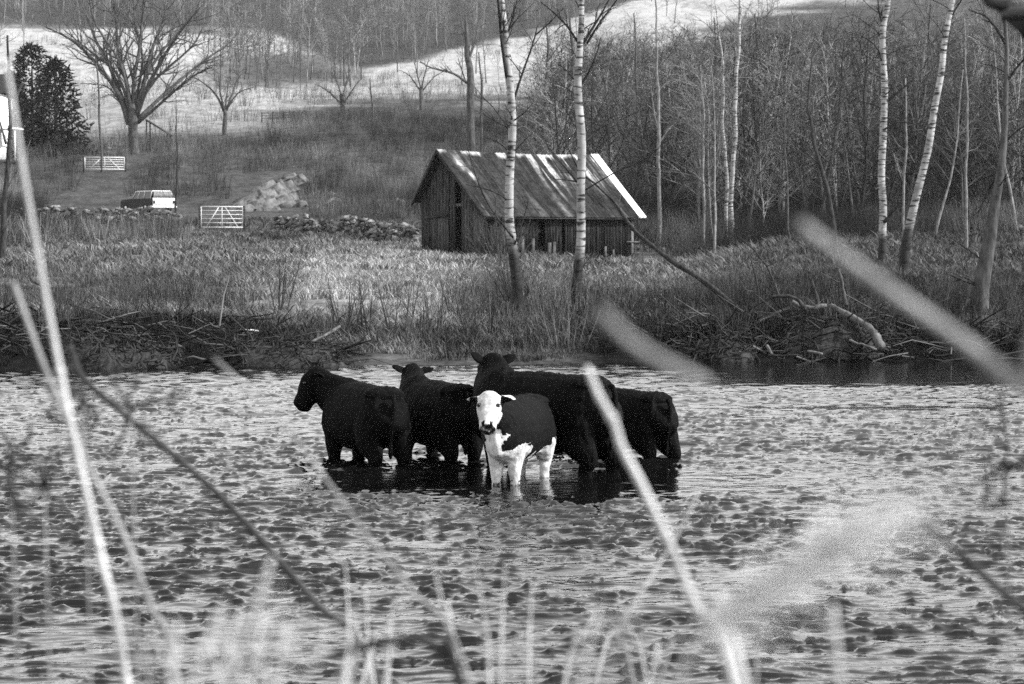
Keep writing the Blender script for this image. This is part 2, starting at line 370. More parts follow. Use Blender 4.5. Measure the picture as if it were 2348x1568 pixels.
# ---------------------------------------------------------------- river
wr = np.concatenate((np.linspace(4, 8, 40)[:-1], np.geomspace(8, 47.2, 1050)))
ws = np.concatenate((-np.geomspace(3, .422, 26)[:-1], np.linspace(-.42, .42, 1150), np.geomspace(.422, 3, 26)[1:]))
yy, ss = np.meshgrid(wr, ws, indexing='ij'); xx = ss*yy; X = xx.ravel(); Y = yy.ravel()
rw = np.random.RandomState(11)
res = np.gradient(yy, axis=0).ravel(); S_ = ss.ravel()
def waves(n, l0, l1, spread, warp=1.0):
    out = np.zeros_like(X); a2 = 0
    for k in range(n):
        lam = l0*(l1/l0)**rw.rand(); th = rw.normal(0, spread)+math.pi/2+.12; kk = 2*math.pi/lam; am = lam*(.6+.8*rw.rand())
        ph = kk*(X*math.cos(th)+Y*math.sin(th))+rw.rand()*6.28 + warp*1.3*np.sin(X*.42/lam+k)+warp*1.1*np.sin(Y*.3/lam+k*2.1)
        out += am*np.clip((lam/res-2.2)/2, 0, 1)*np.sin(ph); a2 += am*am/2
    return out/math.sqrt(a2)                           # unit height spread
streak = fbm(X*.22+3, Y*.75, 4)
rough = .45+1.1*streak
def slick(cx, cy, rx, ry, a, p=2):
    global rough
    rough = rough*(1-a*np.exp(-(np.abs((X-cx)/rx)**p+np.abs((Y-cy)/ry)**p)))
peak = .45+1.2*sstep(.38, .68, fbm(X*.3, Y*.6+9, 4))
def more(cx, cy, rx, ry, a):
    global peak
    peak = peak+a*np.exp(-(((X-cx)/rx)**2+((Y-cy)/ry)**2))
slick(8.8, 42.0, 6.4, 4.4, .95, 6)                     # calm dark pool below the far bank
slick(.2, 23.3, 3.0, 1.5, .82, 4); slick(5.4, 33.3, 2.9, .38, .8); slick(-5.0, 30.0, 1.6, .3, .8)
more(-4.1, 21.5, 2.2, 1.7, 1.9); more(-1.0, 21.0, 1.6, .9, .5); more(.9, 20.0, 1.2, 1.2, .7); more(2.5, 19, 2.5, 1.2, .5)
fade = np.clip(1.5-np.abs(S_)*1.2, 0, 1)
far_ = sstep(20, 38, Y)
h1 = waves(34, .3, 1.0, .8); h2 = waves(46, .10, .24, .3)
Xw = X+.25*fbm(X*1.7, Y*1.7, 2); Yw = Y+.35*fbm(X*1.9+8, Y*1.5+4, 2)
hn = 0
for o_, (fx_, fy_, am_) in enumerate(((1.9, 5.2, 1.0), (3.4, 9.0, .9), (7.0, 15.0, .6))):      # short crests, sharp on top
    hn = hn-am_*np.abs(vnoise(Xw*fx_+31*o_, Yw*fy_+7+13*o_)+.35*vnoise(Xw*fx_*2.1, Yw*fy_*2.3+5)-.675)
hn = (hn-hn.mean())/hn.std(); hm_ = vnoise(Xw*8+3, Yw*14+5)-.5
h2 = .45*h2+.92*hn*np.clip((.16/res-1.4)/1.4, 0, 1)+.5*hm_*np.clip((.1/res-1.6)/1.6, 0, 1)
peak = peak*(1-.45*far_)
H = fade*(h1*rough*(.0042+.004*far_) + np.minimum(.0027*peak*np.exp(1.35*np.clip(h2, -3, 2.0)), .03)*np.minimum(rough*1.6, 1)+.0012*h2*rough)
H -= H.mean()
i = np.arange(len(wr)-1)[:, None]*len(ws); j = np.arange(len(ws)-1)[None]
Q = np.stack((i+j, i+j+1, i+len(ws)+j+1, i+len(ws)+j), -1).reshape(-1, 4)
g = MB(); g.add(np.stack((X, Y, H), -1), Q)
tag(g.build('river', M['water'], smooth=True), kind='structure', label='shallow rippling river')
del X, Y, H, xx, yy, ss, Q

# ---------------------------------------------------------------- plants: generators
def grow(rng, p, d, L, r, lev, maxlev, out, nch, seg=5, up=.12, wob=.16, ang=(35, 60), ratio=.55, start=.3):
    P = [np.array(p, float)]; d = np.array(d, float); d /= np.linalg.norm(d)
    dirs = [d]
    for k in range(seg):
        d = d + rng.normal(0, wob, 3)*(.5 if lev == 0 else 1) + np.array((0, 0, up)); d /= np.linalg.norm(d)
        P.append(P[-1]+d*L/seg); dirs.append(d)
    P = np.array(P); rad = r*np.linspace(1, .25 if lev < maxlev else .35, len(P))
    out.append((P, rad, lev))
    if lev >= maxlev: return
    for c in range(nch[lev]):
        t = start+(1-start)*(c+rng.rand())/nch[lev]; f = t*seg; a = int(min(f, seg-1)); f -= a
        q = P[a]*(1-f)+P[a+1]*f; dd = dirs[a+1]
        an = R(rng.uniform(*ang)); az = rng.rand()*6.283
        s1 = np.cross(dd, (0.3, .2, 1)); s1 /= np.linalg.norm(s1)+1e-9; s2 = np.cross(dd, s1)
        nd = dd*math.cos(an)+math.sin(an)*(s1*math.cos(az)+s2*math.sin(az))
        grow(rng, q, nd, L*ratio*(1.15-.6*t)*rng.uniform(.8, 1.2), rad[a]*(.5+.1*rng.rand()), lev+1, maxlev, out, nch, max(seg-1, 3), up, wob*1.2, ang, ratio, .2)
def segs_mb(out, sides, lo, hi, minr=0, tone=None):
    m = MB()
    for P, rad, lev in out:
        if lo <= lev <= hi:
            n = sides[min(lev, len(sides)-1)]
            m.add(*tube(P, np.maximum(rad, minr), n, cap=lev == 0), tone=(tone(P, n) if tone else .5))
    return m
def instance(tmpl, pos, rz, sc, tones, sz=None):
    """merge many turned, scaled copies of plant shapes into one mesh"""
    m = MB(); k = np.arange(len(pos)) % len(tmpl)
    for ti, (V, Q_, T_, A_) in enumerate(tmpl):
        ids = np.where(k == ti)[0]
        if not len(ids): continue
        c, s = np.cos(rz[ids]), np.sin(rz[ids]); S = sc[ids]
        zs = S if sz is None else S*sz[ids]
        x = (V[:, 0]*c[:, None]-V[:, 1]*s[:, None])*S[:, None]+pos[ids, 0:1]
        y = (V[:, 0]*s[:, None]+V[:, 1]*c[:, None])*S[:, None]+pos[ids, 1:2]
        z = V[None, :, 2]*zs[:, None]+pos[ids, 2:3]
        nv = len(V); off = (np.arange(len(ids))*nv)[:, None, None]
        m.add(np.stack((x, y, z), -1).reshape(-1, 3), (Q_[None]+off).reshape(-1, 4) if len(Q_) else None,
              (T_[None]+off).reshape(-1, 3) if len(T_) else None, tone=np.repeat(tones[ids], nv))
    return m
def scatter(n, y0, y1, u0=-250, u1=2600, power=1.0):
    """points over the land between two distances"""
    out = rs.rand(n); y = (y0**power+(y1**power-y0**power)*out)**(1/power)
    u = rs.uniform(u0, u1, n); x = (u-CX)/FPX*y
    return x, y, ground_z(x, y)

# tuft templates
def tuft(rng, nb, h, wd, sp, curve=.35):
    m = MB()
    for k in range(nb):
        az = rng.rand()*6.283; r = rng.rand()*sp; hh = h*rng.uniform(.5, 1.1); b = np.array((math.cos(az)*r, math.sin(az)*r, -.03))
        ln = rng.uniform(.1, curve)*hh; a2 = rng.rand()*6.283; ed = np.array((math.cos(a2), math.sin(a2), 0))*wd
        out = np.array((math.cos(az), math.sin(az), 0))*ln
        m1 = b+out*.35+(0, 0, hh*.6); tp = b+out+(0, 0, hh)
        m.add([b-ed, b+ed, m1+ed*.7, m1-ed*.7, tp], [(0, 1, 2, 3)], [(3, 2, 4)])
    return m.arrays()
rg = np.random.RandomState(5)
TUFT = [tuft(rg, 11, .30, .016, .2, 1.3) for _ in range(8)]
TUFT_FAR = [tuft(rg, 8, .34, .035, .4, 1.3) for _ in range(6)]
# meadow
x, y, z = scatter(52000, 46.5, 150, power=.4)
tn = cover(x, y, z); dens = fbm(x*.25, y*.25, 3)
keep = (z > .12) & (rs.rand(len(x)) < .1+2.2*sstep(.3, .75, dens))
x, y, z, tn, dens = x[keep], y[keep], z[keep], tn[keep], dens[keep]
near = y < 85
s = rs.uniform(.4, 1.3, len(x))*(.25+1.4*fbm(x*.4+3, y*.4, 3))*(1-.45*sstep(.12, .25, tn))
g = instance(TUFT, np.stack((x, y, z), -1)[near], rs.rand(near.sum())*6.28, s[near], np.clip(tn[near]*(.45+1.7*fbm(x*.7, y*.7, 3)[near]), .015, .5))
tag(g.build('meadow_grass', M['grass']), 'dry pale grass covering the meadow beyond the river', 'grass', kind='stuff')
g = instance(TUFT_FAR, np.stack((x, y, z), -1)[~near], rs.rand((~near).sum())*6.28, s[~near], np.clip(tn[~near]*(.45+1.7*fbm(x*.5, y*.5, 3)[~near]), .015, .5))
tag(g.build('far_grass', M['grass']), 'dry grass of the upper meadow around the barn and stone walls', 'grass', kind='stuff')

# brush: low twiggy shrubs with many fine upright stems
def shrub(rng, n, h, r, thick=.008, lean=.5, forks=2):
    out = []
    for k in range(n):
        az = rng.rand()*6.28; d = (math.cos(az)*lean*rng.rand(), math.sin(az)*lean*rng.rand(), 1)
        grow(rng, (math.cos(az)*r*rng.rand(), math.sin(az)*r*rng.rand(), -.05), d, h*rng.uniform(.6, 1.1), thick*rng.uniform(.7, 1.3), 0, 1, out, [forks], 3, .05, .14, (20, 50), .6, .3)
    return segs_mb(out, [3, 3], 0, 1, 0).arrays()
BR = [shrub(rg, 11, 1.3, .7, .012) for _ in range(6)]
x, y, z = scatter(17000, 118, 300, power=.6); cv = cover(x, y, z); u = toU(x, y); v = toV(x, y, z); dn = fbm(x*.08+2, y*.08, 3)
keep = (rs.rand(len(x)) < np.where(u > 1250, .95, .15+.9*dn)) & ~((y < 150) & (u < 1250) & (u > 620)) & (cv < .2) & ~((u > 180) & (u < 300) & (y > 160) & (y < 215)) & ~((u > 930) & (u < 1560) & (y < 127)) & ~((y > 133) & (y < 182) & (u > 100) & (u < 640)) & ~((y > 118) & (y < 205) & (u > 430) & (u < 700) & ((u > 520) | (y < 140)))
keep &= ~((u < 620) & (y > 238) & (rs.rand(len(x)) > .12))      # the field behind the spreading tree is grazed
x, y, z = x[keep], y[keep], z[keep]; n = len(x)
g = instance(BR, np.stack((x, y, z), -1), rs.rand(n)*6.28, rs.uniform(.5, 1.5, n), np.clip(.02+.22*sstep(.35, .75, fbm(x*.12, y*.06, 3))*rs.rand(n), 0, 1))
tag(g.build('hillside_brush', M['brush']), 'tangled leafless brush covering the mound and slope behind the barn', 'brush', kind='stuff')
x, y, z = scatter(3800, 290, 620, power=.8); dn = fbm(x*.03+9, y*.03, 4); keep = rs.rand(len(x)) < sstep(.42, .68, dn); x, y, z = x[keep], y[keep], z[keep]; n = len(x)
g = instance(BR, np.stack((x, y, z), -1), rs.rand(n)*6.28, rs.uniform(.8, 2.2, n), .03+.10*rs.rand(n))
tag(g.build('field_scrub', M['brush']), 'scattered leafless scrub on the far pale fields', 'scrub', kind='stuff')
# brush along the river bank
x, y, z = scatter(1500, 45, 62, power=.5); u = toU(x, y); dn = fbm(x*.35+7, y*.35, 3)
keep = (z > .05) & (rs.rand(len(x)) < np.where((u > 1050), .9, .25)*np.where((u > 560) & (u < 860), .25, 1)*sstep(.3, .65, dn)*1.6)
x, y, z = x[keep], y[keep], z[keep]; n = len(x)
g = instance(BR, np.stack((x, y, z), -1), rs.rand(n)*6.28, rs.uniform(.25, .75, n), (.012+.13*rs.rand(n)**2)*np.where(toU(x, y) > 1350, .5, 1))
tag(g.build('bank_brush', M['brush']), 'low leafless thicket along the top of the far river bank', 'brush', kind='stuff')

# ---------------------------------------------------------------- woodland
def tree_template(rng, h, r, nch, lev, spread=(30, 60), start=.35, minr=.02, up=.1):
    out = []; grow(rng, (0, 0, -.3), (rng.normal(0, .09), rng.normal(0, .09), 1), h, r, 0, lev, out, nch, 6, up*.3, .13, spread, .42, start)
    return segs_mb(out, [5, 3, 3], 0, 3, minr).arrays(), out
FT = [tree_template(rg, 12, .12, [22, 6], 2, minr=.016, spread=(25, 75), start=.15)[0] for _ in range(6)]
FT2 = [tree_template(rg, 14, .16, [12, 3], 2, minr=.035)[0] for _ in range(5)]
x, y, z = scatter(1500, 128, 330, 1230, 2700, power=.8); u = toU(x, y); v = toV(x, y, z)
lowl = lerpf(u, [(1200, 225), (1350, 165), (1500, 125), (1700, 80), (1900, 20), (2347, -40), (3000, -40)])
keep = (v > lowl) & (rs.rand(len(x)) < sstep(1230, 1420, u)*.5+.5) & ~((u < 1600) & (y < 150)); x, y, z = x[keep], y[keep], z[keep]
n = len(x); g = instance(FT, np.stack((x, y, z), -1), rs.rand(n)*6.28, rs.uniform(.35, 1.0, n), .025+.2*rs.rand(n)**2*(.3+1.4*fbm(x*.05, y*.03, 3)))
tag(g.build('hillside_woodland', M['brush']), 'leafless woodland covering the slope right of the barn', 'woodland', kind='stuff')
x, y, z = scatter(5200, 400, 1050, -300, 2650, power=1.0); u = toU(x, y); v = toV(x, y, z)
up = lerpf(u, UP); holl = (np.abs((u-650)/185)**4+np.abs((v-165)/42)**4) < 1
keep = (v < up-2+rs.normal(0, 7, len(u))) | ((rs.rand(len(u)) < .035) & (v < 215) & (y < 800)) | (holl & (rs.rand(len(u)) < .9)); x, y, z = x[keep], y[keep], z[keep]
n = len(x); g = instance(FT2, np.stack((x, y, z), -1), rs.rand(n)*6.28, rs.uniform(.4, 1.0, n), .05+.18*rs.rand(n)**2)
tag(g.build('ridge_woodland', M['brush']), 'distant leafless woodland along the top of the hill', 'woodland', kind='stuff')

# single trees of the wood, copies of a few grown ones
WOOD = []
def wood_tree(label, group, mat, h, r, spread=(30, 60), nch=(12, 6), start=.35, seed=0):
    rng = np.random.RandomState(seed); out = []
    grow(rng, (0, 0, -.3), (rng.normal(0, .08), rng.normal(0, .08), 1), h, r, 0, 2, out, list(nch), 8, .02, .12, spread, .4, start)
    t = empty('bare_tree', (0, 0, 0), label, 'tree', group)
    segs_mb(out, [7, 4, 3], 0, 0, .02).build('trunk', mat, t, True)
    segs_mb(out, [7, 4, 3], 1, 2, .01).build('crown', M['twig'], t)
    return t
protos = [wood_tree(lb, gp, M[mt], h, r, seed=s_) for lb, gp, mt, h, r, s_ in (
    ('tall leafless tree with grey bark in the wood right of the barn', 'grey barked trees of the hillside wood', 'bark_grey', 12, .12, 1),
    ('slim leafless tree with pale bark in the wood right of the barn', 'pale barked trees of the hillside wood', 'bark_pale', 11, .09, 2),
    ('leafless tree with nearly black bark in the wood right of the barn', 'black barked trees of the hillside wood', 'bark_dark', 13, .14, 3),
    ('short thin grey leafless sapling in the wood right of the barn', 'grey saplings of the hillside wood', 'bark_grey', 9, .08, 4))]
rt = np.random.RandomState(21); cnt = 0
while cnt < 64:
    y_ = (116**.5+(200**.5-116**.5)*rt.rand())**2; u_ = rt.uniform(1560, 2420); x_ = (u_-CX)/FPX*y_
    loc = (x_, y_, gz(x_, y_)); rz = rt.rand()*6.28; s_ = rt.uniform(.55, 1.1)
    if cnt < 4: t = protos[cnt]; t.location = loc; t.rotation_euler = (0, 0, rz); t.scale = (s_,)*3
    else: copy_tree(protos[cnt % 4], loc, rz, s_)
    cnt += 1

# ---------------------------------------------------------------- trees one can tell apart
def line_tree(name, label, y, trunk, widths, limbs, mat, limbmat=None, twigs=6, seed=0, foot=None, twiglen=.35, group=None, dirs=None, limb_r=.35, twigmat=None, cat='tree', extra=0):
    """trunk and limbs follow measured bearings at the tree's own distance; every limb leaves in depth as well"""
    rng = np.random.RandomState(seed); base = hit(trunk[0][0], trunk[0][1]) if y is None else None
    if base is not None: y = base[1]
    else: b0 = W(*trunk[0], y); base = np.array((b0[0], y, gz(b0[0], y)))
    t = empty(name, base, label, cat, group)
    P = np.array([W(u, v, y) for u, v in trunk]); P[0, 2] = base[2]-.25
    rad = np.array(widths, float)*.88/2/FPX*y
    P = smooth_line(P, 5); rad = np.interp(np.linspace(0, 1, len(P)), np.linspace(0, 1, len(rad)), rad)
    P[:, 1] += .12*np.sin(np.linspace(0, 5, len(P))+seed)
    hh_ = P[:, 2]-P[0, 2]; P[:, 0] += np.clip(hh_, 0, 1)*(.10*np.sin(hh_*1.1+seed*2)+.05*np.sin(hh_*2.7+seed))*.45*min(1, y/120)
    n = 12; V, Q_, T_ = tube(P, rad, n)
    tone = np.ones(len(V))
    if foot is not None:
        zf = W(0, foot, y)[2]; zz_ = V[:, 2]+.5*(fbm(V[:, 0]*4, V[:, 2]*2, 3)-.5)
        tone = .07+.93*sstep(zf-.25, zf+.25, zz_)
    m = MB(); m.add(V, Q_, T_, tone=tone); m.build('trunk', mat, t, True)
    out = []
    for li, (pts, wd) in enumerate(limbs):
        L = np.array([W(u, v, y) for u, v in pts]); dep = (rng.uniform(-1, 1) if len(limbs) > 1 else .4)
        ln = np.linalg.norm(L[-1]-L[0]); L[:, 1] += np.linspace(0, 1, len(L))*dep*ln*.5
        a0 = toV(L[0, 0], L[0, 1], L[0, 2])
        L = smooth_line(L, 3)
        rd = np.linspace(wd/2/FPX*y, max(wd*.3/2/FPX*y, .004), len(L)); out.append((L, rd, 0))
        for c in range(twigs):
            f = rng.uniform(.2, 1)*(len(L)-2); k = int(f); q = L[k]*(1-f+k)+L[k+1]*(f-k); d = L[k+1]-L[k]; d /= np.linalg.norm(d)+1e-9
            nd = d+rng.normal(0, .55, 3); grow(rng, q, nd, ln*twiglen*rng.uniform(.5, 1.2), rd[k]*.5, 1, 2, out, [4, 4], 4, .08, .2, (25, 55), .5)
    if extra:
        for c in range(extra):
            k = rng.randint(len(P)//3, len(P)-1); az = rng.rand()*6.28
            grow(rng, P[k], (math.cos(az), math.sin(az), rng.uniform(.1, 1)), (P[-1, 2]-P[0, 2])*twiglen*.35*rng.uniform(.5, 1.2), rad[k]*.22, 1, 2, out, [4, 5], 4, .06, .2, (25, 55), .5)
    if out: segs_mb([(a, b, c) for a, b, c in out], [6, 4, 3], 0, 3, .0035).build('crown', limbmat or M['twig'], t, True)
    return t
line_tree('birch_tree', 'white birch in front of the left half of the barn roof', 56, [(1187, 700), (1184, 640), (1176, 560), (1168, 500), (1170, 400), (1172, 300), (1168, 200), (1160, 100), (1151, 0), (1140, -180), (1150, -360)],
          [34, 28, 26, 24, 22, 21, 19, 17, 15, 11, 5], [
          ([(1170, 258), (1190, 190), (1220, 105), (1232, 60)], 8), ([(1228, 80), (1262, 50), (1290, 20)], 4), ([(1172, 355), (1195, 330), (1215, 310)], 5), ([(1160, 90), (1172, 50), (1185, 0), (1200, -60)], 6),
          ([(1166, 205), (1150, 100), (1143, 20), (1130, -90)], 10), ([(1168, 350), (1140, 325), (1110, 315)], 3), ([(1176, 545), (1120, 470), (1090, 400), (1070, 330)], 5), ([(1180, 560), (1200, 500), (1212, 460)], 5),
          ([(1140, -120), (1090, -250), (1050, -330)], 7), ([(1142, -100), (1200, -240), (1240, -330)], 7)], M['birch'], M['bark_dark'], 5, 1, foot=548, extra=10)
line_tree('birch_tree', 'white birch with forked top in front of the right half of the barn roof', 52, [(1328, 735), (1324, 660), (1330, 560), (1330, 440), (1331, 330), (1326, 210), (1330, 120), (1334, 0), (1332, -150), (1336, -300)],
          [32, 28, 24, 22, 22, 21, 17, 13, 9, 4], [
          ([(1330, 110), (1355, 70), (1385, 20), (1410, -30)], 9), ([(1345, 100), (1370, 60), (1400, 20), (1430, -20)], 6), ([(1326, 100), (1300, 60), (1265, 25), (1240, 5)], 7), ([(1328, 200), (1350, 165), (1368, 120), (1375, 90)], 7),
          ([(1336, 330), (1380, 290), (1440, 265), (1480, 240)], 5), ([(1334, 440), (1410, 395), (1470, 370), (1510, 340)], 4), ([(1328, 425), (1300, 390), (1270, 360)], 4), ([(1326, 390), (1290, 320), (1250, 280)], 3), ([(1328, 305), (1300, 260), (1285, 235)], 3)],
          M['birch'], M['bark_dark'], 5, 2, foot=575, extra=10)
line_tree('thin_birch', 'thin pale birch just right of the barn roof', 128, [(1510, 462), (1511, 400), (1508, 300), (1508, 200), (1506, 120), (1502, 20), (1500, -120)], [11, 10, 9, 8, 6, 4, 2], [
          ([(1511, 310), (1500, 260), (1494, 210), (1488, 150)], 4), ([(1511, 330), (1530, 300), (1545, 285)], 3)], M['bark_pale'], M['twig_pale'], 4, 3, extra=14)
line_tree('thin_birch', 'taller trunk of the close birch pair with white bark', 124, [(1676, 486), (1678, 400), (1684, 300), (1688, 200), (1692, 100), (1697, 0), (1700, -120)], [13, 12, 11, 10, 9, 7, 3], [
          ([(1690, 110), (1705, 50), (1725, 0)], 4)], M['birch'], M['twig_pale'], 4, 4, extra=14)
line_tree('thin_birch', 'shorter left trunk of the close birch pair', 125.5, [(1666, 484), (1664, 400), (1659, 300), (1657, 200), (1652, 100), (1640, 10)], [10, 9, 8, 7, 4, 2], [], M['birch'], M['twig_pale'], 4, 5, extra=12)
line_tree('slim_tree', 'very slim pale trunk between the barn and the birch pair', 122, [(1612, 482), (1613, 400), (1612, 300), (1609, 220), (1606, 150)], [7, 7, 6, 4, 2], [], M['bark_pale'], M['twig_pale'], 4, 6, extra=8)
line_tree('birch_tree', 'upright white birch in the right part of the wood with dark limbs', 90, [(2019, 560), (2026, 500), (2024, 420), (2022, 330), (2026, 240), (2026, 140), (2024, 60), (2034, 0), (2030, -150), (2035, -330)],
          [22, 20, 19, 19, 18, 17, 16, 14, 10, 4], [
          ([(2024, 155), (2010, 115), (1980, 90), (1940, 78)], 6), ([(2024, 240), (2060, 210), (2100, 175)], 8), ([(2022, 300), (2060, 280), (2105, 290)], 5), ([(2024, 60), (2012, 30), (2005, -20)], 7), ([(2026, 510), (2050, 480), (2066, 455)], 10),
          ([(2022, 250), (1990, 235), (1950, 230)], 3), ([(2026, 130), (2070, 110), (2130, 100)], 3)], M['birch'], M['bark_dark'], 5, 7, foot=540, extra=10)
line_tree('birch_tree', 'leaning birch with speckled bark, leaning to the right', 76, [(2070, 640), (2080, 560), (2093, 480), (2112, 400), (2132, 300), (2155, 180), (2166, 90), (2180, 0), (2215, -180), (2240, -320)],
          [30, 26, 22, 20, 19, 17, 15, 13, 9, 4], [([(2160, 140), (2190, 115), (2230, 100)], 4), ([(2170, 80), (2185, 30), (2210, -10)], 6), ([(2130, 310), (2100, 280), (2070, 270)], 4)], M['birch'], M['bark_dark'], 5, 8, foot=520, extra=10)
line_tree('dark_tree', 'dark crooked tree with ragged bark at the right edge of the picture', 54, [(2245, 750), (2250, 650), (2262, 560), (2275, 480), (2290, 400), (2300, 310), (2306, 240), (2308, 150), (2304, 60), (2300, -60), (2290, -200)],
          [52, 44, 36, 28, 22, 18, 14, 12, 11, 8, 4], [([(2245, 655), (2200, 640), (2160, 625)], 10), ([(2290, 390), (2262, 440), (2240, 490)], 8), ([(2300, 330), (2330, 300), (2360, 285)], 7), ([(2255, 600), (2200, 560), (2165, 540)], 4), ([(2304, 100), (2270, 40), (2230, 20)], 7), ([(2300, 200), (2340, 140), (2380, 120)], 7)],
          M['bark_grey'], M['bark_dark'], 7, 9, extra=14)
line_tree('crooked_tree', 'thin crooked dark tree with forked limbs left of the upright birch', 98, [(1916, 530), (1900, 450), (1886, 400), (1866, 330), (1856, 275), (1850, 250), (1858, 180), (1864, 120)], [17, 14, 11, 10, 8, 6, 4, 2], [
          ([(1872, 350), (1910, 300), (1945, 262)], 6), ([(1878, 375), (1910, 352), (1935, 340)], 4), ([(1880, 370), (1850, 385), (1825, 395)], 3), ([(1905, 480), (1930, 400), (1925, 300)], 3)], M['bark_dark'], M['bark_dark'], 5, 10, extra=6)
line_tree('slim_tree', 'slim dark tree with tufted top high on the wooded slope', 150, [(1800, 420), (1796, 320), (1792, 240), (1800, 160), (1802, 70)], [7, 7, 6, 5, 3], [], M['bark_dark'], M['bark_dark'], 5, 12, extra=12)
line_tree('slim_tree', 'slim pale tree in the dark wood near the right edge', 105, [(2215, 560), (2217, 400), (2216, 280), (2214, 150), (2210, 40)], [8, 7, 6, 4, 2], [], M['bark_pale'], M['twig_pale'], 5, 13, extra=12)
line_tree('slim_tree', 'slim grey tree in the gap between upright and leaning birches', 110, [(2075, 470), (2072, 400), (2076, 300), (2078, 180)], [7, 6, 5, 3], [([(2072, 420), (2058, 380), (2050, 350)], 3)], M['bark_pale'], M['twig_pale'], 5, 14, extra=8)
# big many-stemmed tree of the farmyard and the smaller ones on the fields
line_tree('spreading_tree', 'large leafless tree with many fanned limbs above the far gate', 222, [(308, 335), (305, 300), (306, 275), (300, 240)], [26, 24, 26, 18], [
   ([(295, 285), (270, 215), (215, 140), (160, 90), (100, 60)], 13), ([(298, 275), (262, 190), (232, 130), (200, 80), (175, 20)], 13), ([(303, 270), (285, 180), (262, 100), (255, 30), (240, -40)], 13),
   ([(305, 265), (305, 180), (315, 110), (320, 30), (325, -60)], 12), ([(310, 265), (330, 180), (345, 110), (370, 40), (385, -30)], 12), ([(312, 270), (345, 200), (390, 130), (430, 80), (480, 30)], 12),
   ([(314, 275), (370, 215), (420, 165), (470, 120), (520, 80)], 10), ([(316, 282), (370, 240), (420, 200), (460, 175), (500, 160)], 8), ([(292, 268), (265, 220), (235, 195), (180, 190)], 6),
   ([(298, 260), (270, 170), (210, 120), (150, 70)], 8), ([(306, 255), (340, 150), (400, 60), (440, 0)], 9), ([(300, 255), (280, 150), (225, 60), (210, -10)], 9), ([(310, 255), (360, 180), (440, 110), (470, 60)], 8), ([(304, 255), (322, 140), (300, 50), (290, -40)], 8)],
   M['bark_grey'], M['bark_grey'], 17, 20, twiglen=.34)
line_tree('field_tree', 'small leafless tree with three curved limbs on the mound', 262, [(515, 300), (516, 268), (515, 252)], [14, 12, 11], [([(513, 255), (495, 215), (460, 185), (440, 180)], 6), ([(514, 255), (507, 210), (505, 170)], 6), ([(517, 255), (532, 210), (540, 175), (545, 140)], 6), ([(518, 255), (545, 215), (585, 200)], 5), ([(515, 255), (520, 200), (525, 150)], 5)], M['bark_grey'], M['twig'], 6, 21)
line_tree('field_tree', 'dark bushy leafless tree at the foot of the hollow wood', 300, [(785, 280), (784, 240), (783, 215)], [14, 12, 10], [([(783, 240), (760, 215), (730, 195)], 5), ([(784, 225), (770, 180), (760, 150)], 5), ([(785, 225), (795, 180), (805, 150)], 5), ([(786, 240), (810, 205), (830, 180)], 4)], M['bark_dark'], M['twig'], 8, 22)
line_tree('field_tree', 'low fan-shaped leafless tree on the pale field', 330, [(966, 232), (966, 212), (964, 200)], [12, 10, 8], [([(964, 210), (940, 175), (915, 160)], 4), ([(965, 205), (955, 165), (950, 135)], 4), ([(966, 205), (975, 165), (985, 130)], 4), ([(967, 210), (995, 175), (1020, 160)], 4)], M['bark_grey'], M['twig'], 8, 23)
line_tree('broken_tree', 'thick broken-topped trunk with side limbs left of the birches', 190, [(1080, 262), (1078, 200), (1073, 130), (1070, 85), (1066, 40)], [22, 19, 16, 11, 3], [([(1072, 100), (1060, 60), (1050, 10)], 6), ([(1074, 140), (1090, 90), (1098, 30)], 5), ([(1070, 190), (1040, 170), (990, 158), (965, 145)], 7), ([(1076, 130), (1085, 100), (1095, 90)], 4), ([(1068, 190), (1055, 150), (1050, 135)], 4)], M['bark_grey'], M['bark_grey'], 5, 24)
line_tree('slim_tree', 'grey slim tree on the slope between the two front birches', 180, [(1240, 330), (1250, 230), (1256, 130), (1250, 40)], [10, 9, 7, 3], [([(1256, 140), (1290, 90), (1300, 60)], 3)], M['bark_grey'], M['twig'], 5, 25, extra=10)
line_tree('slim_tree', 'darker slim tree behind the forked birch', 175, [(1300, 330), (1308, 230), (1312, 130), (1306, 40)], [14, 12, 9, 5], [], M['bark_grey'], M['twig'], 5, 26, extra=10)
line_tree('slim_tree', 'thin dark sapling rising in front of the brushy mound left of the near gate', 150, [(403, 500), (405, 400), (406, 300), (404, 220)], [6, 5, 3, 1], [], M['bark_dark'], M['twig'], 4, 27, extra=8)
line_tree('slim_tree', 'grey tree standing in front of the dark evergreen', 205, [(233, 325), (228, 250), (222, 150), (212, 80)], [7, 6, 4, 1], [([(224, 130), (200, 90), (180, 55)], 4), ([(225, 140), (250, 110), (270, 70)], 4)], M['bark_grey'], M['twig'], 4, 28, extra=6)
line_tree('slim_tree', 'dark forked tree close to the left edge in front of the farmhouse', 95, [(5, 640), (8, 540), (16, 420), (20, 320), (20, 200), (18, 80)], [22, 16, 13, 11, 8, 5], [([(12, 440), (40, 380), (60, 320)], 5), ([(14, 330), (-10, 250), (-30, 200)], 6), ([(18, 300), (40, 220), (60, 180)], 4)], M['bark_dark'], M['twig'], 5, 29, extra=6)
